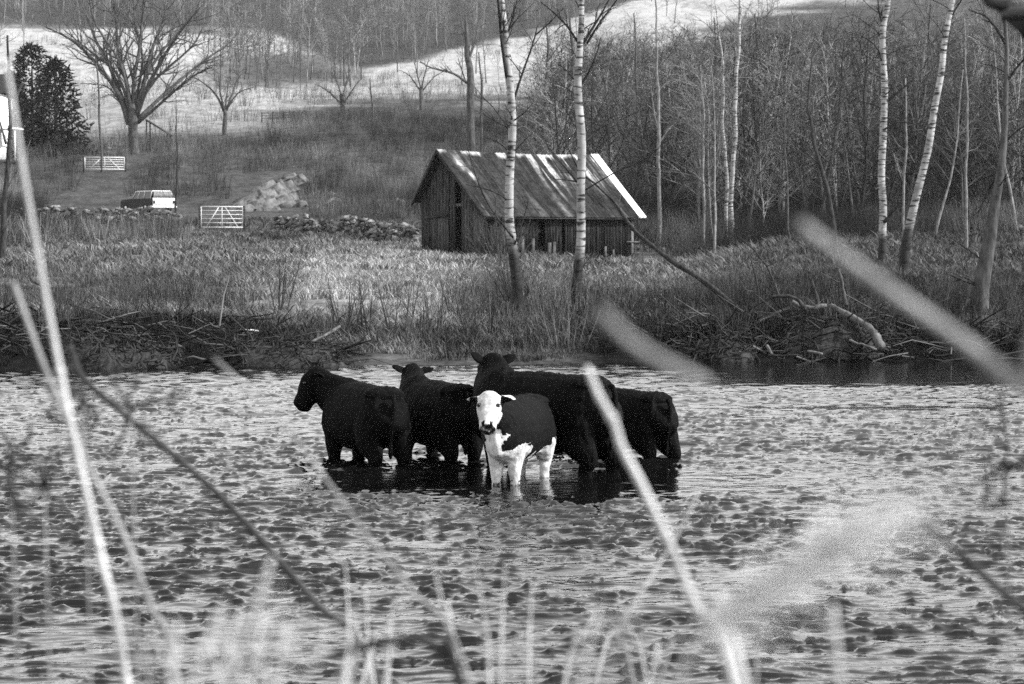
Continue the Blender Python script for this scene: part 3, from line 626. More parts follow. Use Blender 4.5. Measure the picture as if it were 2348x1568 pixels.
# row of slim trees on the slope above the barn
for k, (u_, v0, v1, y_, lab) in enumerate([(1100, 300, 120, 200, 'slim grey tree just right of the broken-topped trunk'), (1455, 330, 30, 165, 'slim grey tree on the slope left of the thin pale birch'), (1640, 400, 40, 160, 'slim tree behind the shorter trunk of the birch pair'), (1740, 430, 90, 150, 'slim tree standing right of the birch pair'), (850, 300, 180, 270, 'small slim tree beside the dark bushy tree on the field')]):
    line_tree('slim_tree', lab, y_, [(u_, v0), (u_+4, v0*.6+v1*.4), (u_-2, v1)], [8, 6, 3], [], M['bark_grey'], M['twig'], 4, 40+k, extra=12)

# evergreens by the farmhouse
def evergreen(label, u_, vb, vt, y_, wpx, seed):
    rng = np.random.RandomState(seed); b = W(u_, vb, y_); b[2] = gz(b[0], y_)-.2; top = W(u_, vt, y_)[2]; h = top-b[2]; wr_ = wpx/2/FPX*y_
    t = empty('evergreen_tree', b, label, 'tree')
    m = MB(); m.add(*tube([b, b+(0, 0, h*.95)], [.25, .04], 6)); m.build('trunk', M['bark_dark'], t)
    m = MB(); n = 2600
    zf = rng.rand(n)**1.25; az = rng.rand(n)*6.283; lob = 1+.22*np.sin(az*3+seed)+.18*np.sin(az*5+zf*9)+.15*np.sin(zf*23+az*2)
    r = wr_*(1-zf)**.5*lob*(.45+.6*rng.rand(n)**.5)
    c = np.stack((b[0]+np.cos(az)*r, b[1]+np.sin(az)*r, b[2]+h*(.04+.96*zf)-r*.15), -1)
    d = rng.normal(0, 1, (n, 3)); d += np.stack((np.cos(az), np.sin(az), np.zeros(n)+.1), -1)*1.3; d /= np.linalg.norm(d, axis=1)[:, None]
    e = np.cross(d, rng.normal(0, 1, (n, 3))); e /= np.linalg.norm(e, axis=1)[:, None]
    L = rng.uniform(.35, .8, n)[:, None]; 
    V = np.stack((c-e*.13*L, c+e*.13*L, c+d*L*.7+e*.16*L, c+d*L), 1).reshape(-1, 3)
    m.add(V, np.arange(n*4).reshape(-1, 4)); m.build('crown', M['evergreen'], t)
evergreen('tall dark evergreen beside the white farmhouse', 75, 340, 100, 226, 165, 1)
evergreen('shorter dark evergreen right of the tall one, left of the spreading tree', 128, 340, 135, 222, 130, 2)
evergreen('low dark evergreen bush at the foot of the farmhouse trees', 30, 345, 170, 238, 110, 3)

# ---------------------------------------------------------------- barn
al = R(44); Lx = np.array((math.cos(al), math.sin(al), 0)); Wy = np.array((-math.sin(al), math.cos(al), 0)); Zu = np.array((0, 0, 1.))
B0 = W(1110, 497, 112); E0 = B0.copy(); eaveF = B0[2]; Lb = 11.6
base = E0+Lx*.45+Wy*.45; base[2] = gz(base[0], base[1])
barn = empty('barn', base, 'old wooden barn with rusty metal roof and a white strip at its right end', 'barn')
ridgeZ = W(1000, 343, 114.5)[2]; eaveB = W(942, 465, 115.9)[2]; rF, rB = 3.5, 1.85
def BP(l, w_, z): return E0*np.array((1, 1, 0))+Lx*l+Wy*w_+Zu*z
# corrugated slopes, the bare and rusty sheets are colours of the metal itself
def slope(w0, z0, w1, z1, l0, l1, name, mat, tonef, thick=.05, nl=None):
    nl = nl or int((l1-l0)/.06); nw = 40
    ll = np.linspace(l0, l1, nl); tt = np.linspace(0, 1, nw)
    A, B = np.meshgrid(ll, tt, indexing='ij'); nrm = np.cross(Lx, (Wy*(w1-w0)+Zu*(z1-z0))/math.hypot(w1-w0, z1-z0)); nrm *= np.sign(nrm[2])
    hgt = .018*np.sin(A*2*math.pi/.24)
    sag = -.06*np.sin(B*math.pi)*np.sin((A-l0)/(l1-l0)*math.pi)
    jit = .12*(_perm[(np.floor(A/.66)*5).astype(int) & 255, 3]-.5)*(1-B)
    P = E0*np.array((1, 1, 0))-jit[..., None]*Wy*np.sign(w1-w0)-.11*(np.sin(A/Lb*math.pi)*B)[..., None]*Zu+.03*(vnoise(A*.9, B*2)-.5)[..., None]*Zu+A[..., None]*Lx+(w0+(w1-w0)*B)[..., None]*Wy+(z0+(z1-z0)*B)[..., None]*Zu+(hgt+sag+thick)[..., None]*nrm
    P2 = P-nrm*thick
    i = np.arange(nl-1)[:, None]*nw; j = np.arange(nw-1)[None]; Q1 = np.stack((i+j, i+nw+j, i+nw+j+1, i+j+1), -1).reshape(-1, 4)
    m = MB(); tn_ = tonef(A.ravel(), B.ravel())
    m.add(P.reshape(-1, 3), Q1, tone=tn_); m.add(P2.reshape(-1, 3), Q1[:, ::-1], tone=.03)
    N = nl*nw
    for idx in (np.arange(nw), (nl-1)*nw+np.arange(nw), np.arange(nl)*nw, np.arange(nl)*nw+nw-1):
        VV = np.vstack((P.reshape(-1, 3)[idx], P2.reshape(-1, 3)[idx])); k = np.arange(len(idx)-1); m.add(VV, np.stack((k, k+1, k+1+len(idx), k+len(idx)), -1), tone=.12)
    return m.build(name, mat, barn)
def rooftone(A, B):                                    # B: 0 eave, 1 ridge
    sheet = np.floor(A/.66); rr = _perm[(sheet*7).astype(int) & 255, 9]
    t = .013+.024*fbm(A*3, B*3, 4)+.015*rr
    st = vnoise(A*6.0, B*1.3+40); t += .08*sstep(.66, .95, st)*(.4+fbm(A*2, B*4, 2)); t *= .45+1.1*fbm(A*1.3+20, B*3.5, 4)
    # bare bright metal: ridge patches and runs on the right-hand sheets
    run = sstep(5.6, 7.0, A)*sstep(.30, .95, B+.5*(vnoise(A*2.2, B*0+3)-.5)); nz = fbm(A*4.5, B*2.2+7, 3)
    t += .6*run*sstep(.5, .62, nz)
    rid = sstep(.93, .985, B+.07*(vnoise(A*2.5, A*0)-.5)); t += .5*rid*sstep(.4, .55, vnoise(A*1.6+5, A*0+2))
    t += .5*np.exp(-((A-.9)/.22)**2-((B-.80)/.09)**2)+.5*np.exp(-((A-1.1-.3*(1-B))/.16)**2-((B-.62)/.06)**2)
    seam = np.abs((A/.66) % 1-.5) > .47; t = np.where(seam, t*.5, t)
    t += .12*np.exp(-((A-6.0)/.22)**2)*sstep(.5, .1, B)
    return np.clip(t, .02, .75)
slope(0, eaveF, rF, ridgeZ, -.0, Lb-.55, 'roof', M['roof'], rooftone)
o = slope(-.04, eaveF-.02, rF+.01, ridgeZ+.02, Lb-.55, Lb, 'roof_panel', M['roof'], lambda A, B: .72+.08*fbm(A*3, B*6, 3), .07, 12); o.data.materials[0] = M['white']; o['label'] = 'bright white strip of new metal at the right edge of the roof'
slope(rF+rB, eaveB, rF+.005, ridgeZ+.01, 0, Lb, 'roof', M['roof'], lambda A, B: .04+.04*fbm(A*3, B*3, 3))
# walls of upright boards
def wallz(w_):  # underside of roof above a point across the gable
    return np.where(w_ < rF, eaveF+(ridgeZ-eaveF)*w_/rF, ridgeZ-(ridgeZ-eaveB)*(w_-rF)/rB)-.1
rb = np.random.RandomState(8)
def boards(face, name, mat, keep=lambda a: True):
    m = MB()
    if face == 'front': rng_ = (.45, Lb-.7)
    elif face == 'gable': rng_ = (.45, rF+rB-.3)
    a = rng_[0]
    while a < rng_[1]:
        bw_ = rb.uniform(.16, .26)
        if keep(a):
            off = rb.uniform(-.012, .012)
            if face == 'front': c = BP(a+bw_/2, .45+off, 0); top = float(wallz(np.array(.45))); d = Lx; nrm = Wy
            else: c = BP(.45+off, a+bw_/2, 0); top = float(min(wallz(np.array(a)), wallz(np.array(a+bw_)))); d = Wy; nrm = Lx
            zb = gz(c[0], c[1])-.1+(rb.rand()**4)*.45; tilt = rb.normal(0, .008)
            rot = np.stack((d, nrm, Zu), -1); hh = top-zb
            V, Q_ = box((0, 0, 0), (bw_-.02, .025, hh)); V[:, 0] += V[:, 2]*tilt; V = V@rot.T+c+Zu*(zb+hh/2); m.add(V, Q_)
        a += bw_+.004+(.05 if rb.rand() < .1 else 0)
    return m.build(name, mat, barn)
boards('front', 'wall', M['board_shaded'], lambda a: not (3.9 < a < 4.5) and not (5.6 < a < 5.9))
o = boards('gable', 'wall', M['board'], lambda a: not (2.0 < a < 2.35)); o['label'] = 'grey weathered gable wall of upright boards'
m = MB()                                               # rear and right walls and the inside floor
for (l0, w0, l1, w1) in ((.5, rF+rB-.35, Lb-.6, rF+rB-.35), (Lb-.6, .5, Lb-.6, rF+rB-.35)):
    a = BP(l0, w0, 0); b = BP(l1, w1, 0); z0 = min(gz(a[0], a[1]), gz(b[0], b[1]))-.3
    if l0 == l1:
        for f in np.linspace(0, 1, 25)[:-1]:
            wm = w0+(w1-w0)*(f+.02); c = BP(l0, wm, 0); t_ = float(wallz(np.array(wm))); V, Q_ = box((0, 0, 0), (.195, .03, t_-z0)); m.add(V@np.stack((Wy, Lx, Zu), -1).T+c+Zu*((t_+z0)/2), Q_)
    else:
        c = (a+b)/2; t_ = eaveB-.15; V, Q_ = box((0, 0, 0), (l1-l0, .03, t_-z0)); m.add(V@np.stack((Lx, Wy, Zu), -1).T+c+Zu*((t_+z0)/2), Q_)
m.build('wall', M['board_shaded'], barn)
def fb(l, w_, z0, z1, wd, dep=.04):
    c = BP(l, w_, 0); g0 = gz(c[0], c[1]); V, Q_ = box((0, 0, 0), (wd, dep, z1-z0)); return V@np.stack((Lx, Wy, Zu), -1).T+c+Zu*(g0+(z0+z1)/2), Q_
for l, w2, z1 in ((3.0, .22, 1.0), (3.75, .2, .9), (4.9, .25, .7), (5.25, .2, .75), (9.0, .16, .65), (9.6, .14, .5)): m = MB(); m.add(*fb(l, .41, -.1, z1, w2)); o = m.build('patch_board', M['bark_grey'], barn)
m = MB(); c = BP(Lb-.62, .40, 0); g0 = gz(c[0], c[1]); V, Q_ = box((0, 0, 0), (.15, .1, 2.1)); m.add(V@np.stack((Lx, Wy, Zu), -1).T+c+Zu*(g0+1.0), Q_)
m.build('corner_post', M['bark_pale'], barn)
m = MB(); V, Q_ = box((0, 0, 0), (.95, .04, .07)); m.add(V@np.stack((Lx, Wy, Zu), -1).T+BP(Lb-.62, .32, 0)+Zu*(g0+.85), Q_); m.build('cross_bar', M['drift'], barn)
m = MB()                                               # gable door leaf and its beam
for k in range(6):
    wq = 3.1+k*.2; c = BP(.38, wq, 0); g0 = gz(c[0], c[1]); V, Q_ = box((0, 0, 0), (.18, .03, 1.75)); m.add(V@np.stack((Wy, Lx, Zu), -1).T+c+Zu*(g0+.9+.02*(k % 3)), Q_)
m.build('door', M['board'], barn)
m = MB(); c = BP(.34, 4.0, 0); V, Q_ = box((0, 0, 0), (1.9, .06, .1)); V[:, 2] -= V[:, 0]*.08; m.add(V@np.stack((Wy, Lx, Zu), -1).T+c+Zu*(gz(c[0], c[1])+1.85), Q_); m.build('door_beam', M['dark'], barn)
m = MB()                                               # barge boards and beams under the roof edge
for (w0, z0, w1, z1) in ((0, eaveF, rF, ridgeZ), (rF+rB, eaveB, rF, ridgeZ)):
    for l in (.03, Lb-.03):
        a, b = BP(l, w0, z0-.10), BP(l, w1, z1-.10); m.add(*tube([a, b], .07, 4))
m.add(*tube([BP(.05, .05, eaveF-.06), BP(Lb-.1, .05, eaveF-.06)], .05, 4)); m.build('fascia', M['dark'], barn)

# ---------------------------------------------------------------- gates
def gate(label, ul, ur, vt, vb, y_, yaw):
    c = W((ul+ur)/2, vb, y_); g0 = c[2]; hpx = (vb-vt)/FPX*y_; wid = (ur-ul)/FPX*y_/math.cos(yaw); d = np.array((math.cos(yaw), math.sin(yaw), 0)); c[2] = gz(c[0], c[1])
    off = max(g0-c[2], .02)
    t = empty('farm_gate', c, label, 'gate')
    a = c-d*wid/2; b = c+d*wid/2; r = .038*y_/138
    def pt(f, z): return a+d*wid*f+Zu*(off+z)
    m = MB(); P = [pt(0, 0), pt(0, hpx), pt(1, hpx), pt(1, 0)]
    for p, q in ((0, 1), (1, 2), (2, 3), (3, 0)): m.add(*tube([P[p], P[q]], r, 6))
    m.build('frame', M['metalgate'], t)
    for f in (.22, .42, .62, .81):
        m = MB(); m.add(*tube([pt(0, hpx*f), pt(1, hpx*f)], r*.62, 5)); m.build('rail', M['metalgate'], t)
    for p, q in ((pt(.12, 0), pt(.43, hpx)), (pt(.88, 0), pt(.57, hpx)), (pt(.5, 0), pt(.5, hpx))):
        m = MB(); m.add(*tube([p, q], r*.8, 5)); m.build('brace', M['metalgate'], t)
    for f in (-.03, 1.03):
        m = MB(); m.add(*tube([a+d*wid*f-Zu*.3, a+d*wid*f+Zu*(off+hpx*1.05)], .07, 7)); m.build('post', M['bark_dark'], t)
gate('nearer white tube gate at the gap between the stone walls', 463, 555, 474, 521, 138, R(18))
gate('farther white tube gate on the track below the spreading tree', 196, 284, 361, 388, 205, R(10))

# ---------------------------------------------------------------- car: old estate car seen from its rear right corner
cb = W(338, 490, 158); cb[2] = gz(cb[0], cb[1])+.02
car = empty('station_wagon', cb, 'old boxy station wagon with rear end coloured as sunlit parked above the stone wall', 'car')
yawc = R(112)                                          # nose away to the left
fwd = np.array((math.cos(yawc+R(14)), math.sin(yawc+R(14)), 0)); sd = np.array((-fwd[1], fwd[0], 0))
def CP(f, s_, z): return cb+fwd*f+sd*s_+Zu*z
def hull(name, prof, hw, mat, inset=0):
    m = MB(); n = len(prof)
    A = [CP(f, -hw(z), z) for f, z in prof]; B = [CP(f, hw(z), z) for f, z in prof]
    V = np.array(A+B); Q_ = [(k, (k+1) % n, n+(k+1) % n, n+k) for k in range(n)]
    m.add(V, Q_); ca = np.mean(A, 0); cb_ = np.mean(B, 0)
    m.add(np.array(A+[ca]), None, [(k, n, (k+1) % n) for k in range(n)]); m.add(np.array(B+[cb_]), None, [(k, (k+1) % n, n) for k in range(n)])
    return m.build(name, mat, car)
hull('body', [(-2.35, .35), (-2.38, .55), (-2.35, .95), (.6, 1.0), (2.1, .92), (2.3, .8), (2.32, .35)], lambda z: .9-.06*abs(z-.6), M['car_shaded'])
hull('roof', [(-2.15, 1.47), (-2.05, 1.53), (.2, 1.54), (.45, 1.47)], lambda z: .68, M['car_lit'])
hull('cabin_glass', [(-2.27, .98), (-2.12, 1.46), (.42, 1.46), (.85, 1.0)], lambda z: .84-.3*(z-1.0), M['glass'])
for s_ in (-1, 1):
    for f in (-2.1, -1.1, -.25, .6):
        m = MB(); m.add(*tube([CP(f-.05, s_*.86, .98), CP(f-.0+(.0 if f < .5 else -.3), s_*.715, 1.48)], .025, 4)); m.build('window_pillar', M['car_lit'], car)
hull('tailgate', [(-2.46, .42), (-2.46, .95), (-2.40, 1.02), (-2.34, 1.02), (-2.34, .42)], lambda z: .82, M['car_lit'])
hull('rear_window', [(-2.37, 1.02), (-2.25, 1.44), (-2.22, 1.44), (-2.31, 1.02)], lambda z: .74-.2*(z-1), M['bark_pale'])
hull('bumper', [(-2.56, .34), (-2.56, .47), (-2.42, .47), (-2.42, .34)], lambda z: .93, M['chrome'])
hull('bumper', [(2.34, .34), (2.34, .47), (2.46, .47), (2.46, .34)], lambda z: .93, M['chrome'])
for s_ in (-1, 1):
    m = MB(); V, Q_ = box((0, 0, 0), (.05, .12, .2)); rot = np.stack((fwd, sd, Zu), -1); m.add(V@rot.T+CP(-2.47, s_*.74, .75), Q_); m.build('tail_light', M['dark'], car)
    for f in (-1.5, 1.5):
        m = MB(); m.add(*tube([CP(f, s_*.72, .34), CP(f, s_*.9, .34)], .34, 16)); tt_ = m.build('wheel', M['tyre'], car)
        m = MB(); m.add(*tube([CP(f, s_*.89, .34), CP(f, s_*.92, .34)], .17, 12)); m.build('hub_cap', M['chrome'], car)

# ---------------------------------------------------------------- farmhouse, shed
hb = W(-20, 325, 215); hb[2] = gz(hb[0], hb[1])
house = empty('farmhouse', hb, 'white farmhouse with a porch at the left edge, half hidden by evergreens', 'house')
def HB(cx, cy, cz, sx, sy, sz, name, mat, par=house):
    m = MB(); m.add(*box(hb+np.array((cx, cy, cz)), (sx, sy, sz))); return m.build(name, mat, par)
HB(-3.0, 4, 3.0, 7.4, 6, 7, 'wall', M['white'])
m = MB(); z0 = 6.5
a = [hb+np.array(p) for p in ((-7.1, .7, z0), (1.1, .7, z0), (1.1, 7.3, z0), (-7.1, 7.3, z0), (-7.1, 4, z0+2), (1.1, 4, z0+2))]
m.add(np.array(a), [(0, 1, 5, 4), (2, 3, 4, 5)], [(1, 2, 5), (3, 0, 4)]); m.build('roof', M['dark'], house)
m = MB(); V, Q_ = box(hb+np.array((-1.4, -.2, 3.1)), (8.4, 2.6, .14)); m.add(V, Q_); m.build('porch_roof', M['white'], house)
for px in (-5.2, -2.2, .6, 2.5): HB(px, -1.3, 1.5, .16, .16, 3.05, 'porch_post', M['white'])
HB(-1.4, -.2, .1, 8.4, 2.4, .25, 'porch_floor', M['bark_grey'])
for px in (-5, -2.6, -.4):
    for pz in (1.7, 5.0):
        f = HB(px, .98, pz, 1.0, .08, 1.6, 'window', M['white']); m = MB(); m.add(*box(hb+np.array((px, .92, pz)), (.8, .06, 1.4))); mm = m.build('pane', M['glass'], f)
sb = W(362, 292, 236); sb[2] = gz(sb[0], sb[1]); shed = empty('shed', sb, 'small dark open shed with a pitched roof right of the spreading tree', 'shed')
m = MB(); V = np.array([sb+np.array(p) for p in ((-1.1, -1.2, 2.6), (1.3, -1.2, 1.1), (1.3, 1.4, 1.1), (-1.1, 1.4, 2.6), (-1.1, -1.2, 2.72), (1.3, -1.2, 1.22), (1.3, 1.4, 1.22), (-1.1, 1.4, 2.72))]); m.add(V, [(3, 2, 1, 0), (4, 5, 6, 7), (0, 1, 5, 4), (1, 2, 6, 5), (2, 3, 7, 6), (3, 0, 4, 7)]); m.build('roof', M['dark'], shed)
for px, pz in ((-1, 2.6), (1.1, 1.2)):
    for py in (-1.1, 1.2): m = MB(); m.add(*box(sb+np.array((px, py, pz/2)), (.12, .12, pz))); m.build('post', M['bark_dark'], shed)

# ---------------------------------------------------------------- stone walls, rocks
def stone(rng, c, s_, flat=.5):
    m = MB(); n = 7; lat = 4; V = []; 
    ph = rng.rand(3)*6
    for a in range(lat+1):
        th = math.pi*a/lat
        for b in range(n):
            p = 2*math.pi*b/n; k = 1+.28*math.sin(3*p+ph[0]+th*2)+.2*math.sin(5*th+ph[1]+p); V.append((math.sin(th)*math.cos(p)*k, math.sin(th)*math.sin(p)*k*.8, math.cos(th)*flat*k))
    V = np.array(V)*s_; az = rng.rand()*6.28; ti = rng.normal(0, .15)
    V = V@np.array(((math.cos(az), math.sin(az), 0), (-math.sin(az), math.cos(az), 0), (0, 0, 1))); V[:, 2] += V[:, 0]*ti
    i_ = np.arange(lat)[:, None]*n; j_ = np.arange(n)[None]; k_ = (j_+1) % n
    return V+c, np.stack((i_+j_, i_+n+j_, i_+n+k_, i_+k_), -1).reshape(-1, 4)
def stone_wall(label, pts, h0, seed):
    """pts: bearing, top row, distance"""
    rng = np.random.RandomState(seed); g0 = W(*pts[0]); base = np.array((g0[0], g0[1], gz(g0[0], g0[1])))
    t = empty('stone_wall', base, label, 'wall'); m = MB()
    L = [W(*p) for p in pts]
    for a, b in zip(L[:-1], L[1:]):
        ln = np.linalg.norm((b-a)[:2]); n = int(ln*34*h0)
        for k in range(n):
            f = rng.rand(); p = a*(1-f)+b*f; zt = gz(p[0], p[1]); hh = h0*rng.rand()*(.75+.5*vnoise(p[0]*.8, 0))
            p2 = np.array((p[0]+rng.normal(0, .05), p[1]+rng.normal(0, .22)-.25*(1-hh/h0), zt+hh)); m.add(*stone(rng, p2, (.05+.3*rng.rand()**2.2), .45))
    m.build('stones', M['wallstone'], t)
stone_wall('tumbled dry stone wall below the station wagon', [(40, 520, 147), (180, 525, 146.5), (300, 522, 146), (410, 530, 144)], .95, 1)
stone_wall('tumbled dry stone wall running from the near gate to the barn', [(625, 535, 139), (760, 545, 136), (880, 560, 131), (955, 572, 127)], 1.0, 2)
def slab(rng, c, s_):
    n = 6; ph = rng.rand(); top = []; bot = []
    for b in range(n):
        a = 2*math.pi*(b+.35*rng.rand()+ph)/n; k = rng.uniform(.75, 1.25); top.append((math.cos(a)*1.5*k, math.sin(a)*.8*k, .28+.12*rng.rand())); bot.append((math.cos(a)*1.75*k, math.sin(a)*.95*k, -.6))
    V = np.array(top+bot+[(rng.normal(0, .2), 0, .42)])*s_; t = rng.uniform(.25, .55); V = np.stack((V[:, 0]*math.cos(t)-V[:, 2]*math.sin(t), V[:, 1], V[:, 0]*math.sin(t)+V[:, 2]*math.cos(t)), -1)
    az = rng.normal(0, .3); V = np.stack((V[:, 0]*math.cos(az)-V[:, 1]*math.sin(az), V[:, 0]*math.sin(az)+V[:, 1]*math.cos(az), V[:, 2]), -1)
    return V+c, [(b, (b+1) % n, n+(b+1) % n, n+b) for b in range(n)], [(2*n, (b+1) % n, b) for b in range(n)]
def outcrop(label, pts, seed, name='rock_outcrop', mat='rock'):
    rng = np.random.RandomState(seed); p0 = hit(pts[0][0], pts[0][1], 60); t = empty(name, p0, label, 'rock')
    for (u_, v_, s_) in pts:
        p = hit(u_, v_, 60); ss_ = s_/FPX*p[1]
        for q in range(3): m.add(*stone(rng, p+np.array((rng.normal(0, ss_*.35), rng.normal(0, ss_*.3), ss_*.1)), ss_*rng.uniform(.45, .8), .5)) if q == 99 else MB().add(*(slab if seed < 3 else stone)(rng, p+np.array((rng.normal(0, ss_*.45), rng.normal(0, ss_*.4), ss_*.05)), ss_*rng.uniform(.4, .8))).build('boulder', M[mat], t)
outcrop('pale sloping rock outcrop right of the near gate', [(545, 484, 34), (565, 470, 42), (590, 458, 46), (615, 442, 42), (638, 426, 32), (652, 412, 22), (585, 482, 42), (620, 470, 44), (650, 460, 34), (668, 474, 26)], 1)
outcrop('low pale rocks between the big outcrop and the barn', [(690, 470, 22), (715, 478, 18), (745, 472, 26), (752, 450, 16), (800, 474, 24), (825, 468, 20), (855, 472, 24), (880, 462, 18), (905, 470, 22)], 2)
outcrop('rounded pale boulder at the left eave of the barn', [(918, 468, 26), (930, 470, 20)], 3)
outcrop('pale rock lying under the spreading tree near the far gate', [(270, 335, 16), (255, 342, 12)], 4)
outcrop('big pale boulder at the right edge behind the dark tree', [(2335, 515, 34), (2320, 525, 22)], 5)
outcrop('cluster of small pale rocks right of the leaning birch', [(2135, 515, 9), (2120, 490, 6), (2150, 490, 7), (2140, 470, 6), (2165, 505, 7)], 6)
# field fence on the far mound
f0 = hit(640, 278, 200); fence = empty('field_fence', f0, 'low dark field fence crossing the mound below the hollow wood', 'fence')
last = None
for k, u_ in enumerate(np.linspace(600, 800, 9)):
    p = hit(u_, 281-8*k/9, 200); m = MB(); m.add(*tube([p-Zu*.2, p+Zu*1.3], .09, 5)); m.build('post', M['bark_dark'], fence)
    if last is not None:
        for hz in (.5, .85, 1.15): m = MB(); m.add(*tube([last+Zu*hz, p+Zu*hz], .035, 4)); m.build('rail', M['bark_grey'], fence)
    last = p

# ---------------------------------------------------------------- logs, drift and shrubs on the bank
def log(name, label, pts, w0, w1, mat, y_, y2=None, cat='log', twigs=0, seed=1, n=8, parent=None):
    ys = np.linspace(y_, y2 or y_, len(pts)); P = smooth_line(np.array([W(u_, v_, q) for (u_, v_), q in zip(pts, ys)]), 4)
    rad = np.linspace(w0, w1, len(P))/2/FPX*y_; rng = np.random.RandomState(seed); P += rng.normal(0, .006, P.shape); rad = rad*(1+rng.normal(0, .08, len(rad)))
    m = MB(); m.add(*tube(P, rad, n))
    t = empty(name, P[0], label, cat); m.build('stem', mat, t, True)
    if twigs:
        out = []
        for k in range(twigs):
            q = P[rng.randint(len(P)//4, len(P))]; grow(rng, q, rng.normal(0, 1, 3)+np.array((0, 0, .4)), .5, .012, 1, 2, out, [3, 3], 4, .05, .2)
        segs_mb(out, [5, 4, 3], 0, 3, .003).build('twigs', M['twig'], t)
    return t
log('leaning_pole', 'dead pole leaning down from the barn corner to the river bank', [(1725, 745), (1690, 710), (1620, 650), (1550, 605), (1480, 552), (1440, 512), (1400, 455), (1330, 395)], 20, 4, M['bark_dark'], 50, 54, 'log', 4, 31)
log('driftwood_log', 'thick pale driftwood trunk sliding down the dark bank at right', [(1905, 700), (1930, 715), (1975, 740), (2005, 765), (2020, 800)], 10, 24, M['drift'], 46.5, 45.4, 'driftwood', 0, 32)
log('driftwood_branch', 'curved pale driftwood branch lying on top of the dark root mass', [(1815, 690), (1835, 702), (1865, 706), (1895, 700)], 9, 11, M['drift'], 46.9, 46.9, 'driftwood', 2, 33)
log('driftwood_branch', 'thin pale stick slanting left below the arched root', [(1735, 738), (1770, 722), (1810, 705)], 5, 6, M['drift'], 46.6, 46.9, 'driftwood', 0, 34)
log('arched_root', 'dark arched root bending over the bank edge', [(1735, 735), (1755, 690), (1790, 678), (1825, 685), (1850, 715)], 6, 9, M['bark_dark'], 46.8, 46.8, 'root', 2, 35)
log('driftwood_stick', 'short pale stick poking from the water edge under the root mass', [(1757, 792), (1770, 812)], 8, 8, M['drift'], 45.4, 45.2, 'driftwood', 0, 36)
log('driftwood_stick', 'flat pale stick at the water edge right of the poking one', [(1850, 805), (1885, 812)], 5, 6, M['drift'], 45.3, 45.2, 'driftwood', 0, 37)
log('driftwood_stick', 'slim pale stick below the lower end of the driftwood trunk', [(1945, 780), (1975, 790), (2010, 802)], 6, 5, M['drift'], 45.5, 45.3, 'driftwood', 0, 38)
log('dead_stub', 'upright dead stub with pale side on the right bank', [(1938, 700), (1932, 660), (1922, 620)], 10, 7, M['bark_grey'], 47.6, 47.8, 'stump', 2, 39)
log('dead_stub', 'dark upright stub behind the root mass', [(1875, 700), (1866, 665), (1860, 640)], 12, 5, M['bark_dark'], 47.6, 47.8, 'stump', 3, 40)
log('dead_sapling', 'dark dead sapling leaning left over the reeds at right', [(1790, 690), (1765, 625), (1730, 575), (1690, 540)], 6, 3, M['bark_dark'], 48.5, 50, 'sapling', 5, 41)
log('dead_sapling', 'slim dark upright sapling left of the root mass', [(1740, 730), (1735, 650), (1720, 590)], 6, 3, M['bark_dark'], 49, 49, 'sapling', 3, 42)
log('fallen_log', 'long dark fallen log along the top of the left bank', [(65, 742), (130, 735), (210, 738), (250, 748), (310, 755)], 12, 15, M['bark_dark'], 45.6, 45.9, 'log', 5, 43)
log('fallen_log', 'dark fallen log slanting down behind the left bank', [(70, 640), (120, 672), (170, 700), (215, 730)], 6, 10, M['bark_dark'], 50, 46.5, 'log', 5, 44)
log('driftwood_branch', 'pale bent branch reaching down to the water at the far left', [(0, 808), (40, 785), (75, 768), (110, 750)], 4, 6, M['drift'], 44, 44.8, 'driftwood', 2, 45)
log('driftwood_log', 'pale flat log lying in the grass at the far left', [(-10, 652), (50, 655), (100, 658), (170, 655)], 14, 10, M['drift'], 60, 60, 'driftwood', 0, 46)
log('driftwood_branch', 'pale branch half buried near the right end of the left debris bank', [(560, 800), (620, 812), (680, 800), (740, 770), (780, 748)], 6, 7, M['drift'], 44.5, 45.6, 'driftwood', 5, 47)
log('driftwood_branch', 'pale root hanging over the middle of the left debris bank', [(440, 770), (480, 790), (520, 812), (570, 818)], 5, 5, M['drift'], 44.8, 44.2, 'driftwood', 5, 48)
log('white_stick', 'short white stick on the crest of the left bank', [(545, 757), (570, 757), (595, 759)], 5, 5, M['white'], 46.4, 46.4, 'stick', 0, 49)
# tangled drift on the banks: too many pieces to count
rd = np.random.RandomState(9); m = MB()
for k in range(1500):
    if rd.rand() < .38: u_ = rd.uniform(-150, 810); d0, d1 = 43.0, 46.6
    else: u_ = rd.uniform(1400, 2400); d0, d1 = 45.6, 48.5
    y_ = rd.uniform(d0, d1); x_ = (u_-CX)/FPX*y_; p = np.array((x_, y_, gz(x_, y_)+.02+.12*rd.rand())); 
    if p[2] < .02: continue
    az = rd.normal(0, .6)+(math.pi if rd.rand() < .5 else 0); ln = rd.uniform(.2, 1.1); d = np.array((math.cos(az), math.sin(az)*.6, rd.normal(0, .35)))
    q = p+d*ln*.5+rd.normal(0, .07, 3); e_ = p+d*ln; r_ = rd.uniform(.006, .026)
    m.add(*tube([p, q, e_], [r_, r_*.8, r_*.4], 4, cap=False), tone=.008+.10*rd.rand()**3)
tag(m.build('drift_litter', M['brush']), 'tangle of roots and driftwood littering the far bank', 'driftwood', kind='stuff')
# roots and hanging grass make the bank edge ragged
x = rs.uniform(-13, 13, 5200); y = rs.uniform(42.3, 49.5, 5200); z = ground_z(x, y); k = (z > .03) & (fbm(x*.8, y*.8, 3) > .36); x, y, z = x[k], y[k], z[k]; tn = cover(x, y, z)
g = instance(TUFT, np.stack((x, y, z), -1), rs.rand(len(x))*6.28, rs.uniform(.3, .85, len(x)), np.clip(tn*1.5, .006, .4))
tag(g.build('bank_grass', M['grass']), 'matted grass hanging over the far river bank', 'grass', kind='stuff')

